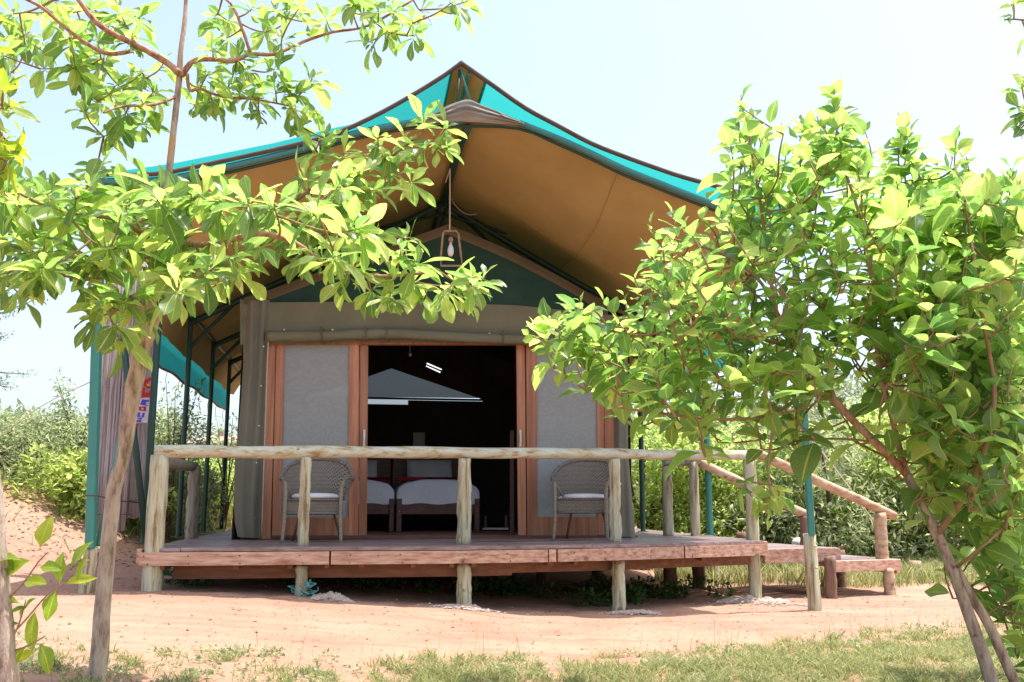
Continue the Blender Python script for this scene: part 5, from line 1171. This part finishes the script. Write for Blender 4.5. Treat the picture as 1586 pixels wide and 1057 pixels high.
litter(2200, (-8.5, -4.4, 9.6, 13.5), .024, 6, M['litter'], 'leaf_litter', 'brown fallen leaves on the slope of the left bank', lambda x, y, r: r.random() < ss(9.8, 11.5, y))
def pebbles(n, area, smin, smax, seed, mat, nm, lab, cen=None):
    r = np.random.default_rng(seed); base = np.array([(1, 0, 0), (-1, 0, 0), (0, 1, 0), (0, -1, 0), (0, 0, .7), (0, 0, -.7)]); tri = np.array([(0, 2, 4), (2, 1, 4), (1, 3, 4), (3, 0, 4), (2, 0, 5), (1, 2, 5), (3, 1, 5), (0, 3, 5)])
    V_, F_ = [], []
    for k in range(n):
        if cen: c = cen[k % len(cen)]; x = r.normal(c[0], c[2]); y = r.normal(c[1], c[3])
        else: x = r.uniform(area[0], area[1]); y = r.uniform(area[2], area[3])
        s = smin + (smax - smin) * r.random() ** 3; z = gz(x, y) + s * .2 + (max(0, c[4] * (1 - abs(x - c[0]) / c[2] / 2)) if cen else 0); a = r.uniform(0, 6.28); q = base * (s * r.uniform(.6, 1.2, 3)) + r.uniform(-.2, .2, (6, 3)) * s
        q = q @ np.array([[math.cos(a), math.sin(a), 0], [-math.sin(a), math.cos(a), 0], [0, 0, 1]]); V_.append(q + (x, y, z)); F_.append(tri + 6 * k)
    tag(mesh_np(nm, np.vstack(V_), np.vstack(F_), mat), lab, 'gravel', kind='stuff')
pebbles(1500, (-6, 7, 4.8, 11.5), .003, .022, 31, M['soilclod'], 'soil_crumbs', 'small red soil crumbs and pebbles lying on the sand')
# cement mounds at the post feet
def mound(px, Y, wx, wy, h, mat, nm, lab, cat, seed):
    c = at(px, 900, Y); z0 = gz(c.x, Y); m = MB(); rows = []
    for i in range(37):
        r_ = []
        for j in range(37):
            x = (j / 36 - .5) * 2; y = (i / 36 - .5) * 2; d = math.sqrt(x * x + y * y) * (1 + .35 * noise.noise(Vector((x * 1.7, y * 1.7, seed))))
            X_, Y_ = c.x + x * wx, Y + y * wy
            hz_ = h * max(0, 1 - d) ** .8 * (1 + .8 * noise.noise(Vector((x * 5, y * 5, seed))) + .6 * noise.noise(Vector((x * 14, y * 14, seed)))) - (.03 if d >= .9 else 0)
            r_.append(Vector((X_, Y_, gz(X_, Y_) + hz_)))
        rows.append(r_)
    m.grid(rows); tag(m.build(nm, mat, smooth=False), lab, cat)
mound(515, 8.95, .22, .16, .055, M['cement'], 'cement_mound', 'pale crumbly cement mound on the sand right of the twine-wrapped post', 'mound', 2)
mound(720, 9.05, .32, .20, .035, M['cement'], 'cement_footing', 'pale cement rubble around the foot of the middle deck post', 'footing', 4)
mound(1160, 10.6, .42, .22, .05, M['cement'], 'cement_footing', 'grey cement rubble around the foot of the right corner post', 'footing', 6)
mound(985, 9.6, .25, .14, .025, M['cement'], 'cement_footing', 'thin cement crumbs beside the foot of the post under the right chair', 'footing', 8)
_c = [(at(px, 900, Y).x, Y, sx_, sy_, hh) for px, Y, sx_, sy_, hh in ((515, 8.92, .10, .07, .03), (720, 8.98, .18, .08, .02), (720, 8.98, .12, .06, .02), (1160, 10.5, .22, .10, .025), (985, 9.5, .14, .06, .01), (1215, 10.2, .18, .08, .01))]
pebbles(1500, None, .006, .024, 32, M['cement'], 'cement_rubble', 'pale crushed cement rubble spilled round the post feet', _c)
# small stones
rs_ = random.Random(4)
for i, (px, py, lab) in enumerate(((170 + 0, 935, ''),)): pass
# twine round the second stump
c = at(469, 915, 9.06); m = MB()
for k in range(26):
    a = rs_.uniform(0, 6.28); z = rs_.uniform(-.02, .09); p0 = Vector((c.x + math.cos(a) * .075, 9.06 + math.sin(a) * .075, gz(c.x, 9.06) + .03 + z)); q = [p0 + Vector((rs_.uniform(-.07, .07), rs_.uniform(-.04, .02), rs_.uniform(-.03, .05))) for _ in range(2)]
    m.tube(lerp_path([p0] + q, 3), .006, 4)
tag(m.build('twine', M['tealcord'], smooth=True), 'tangled turquoise twine wound round the foot of a deck post', 'twine')
m = MB(); p = at(1236, 841, 12.9); m.lathe(p - Vector((0, 0, 0)), [(.01, -.09), (.07, -.05), (.085, 0), (.06, .05), (.01, .075)], 14); tag(m.build('white_stone', M['stone'], smooth=True), 'round white stone behind the upper step', 'stone')
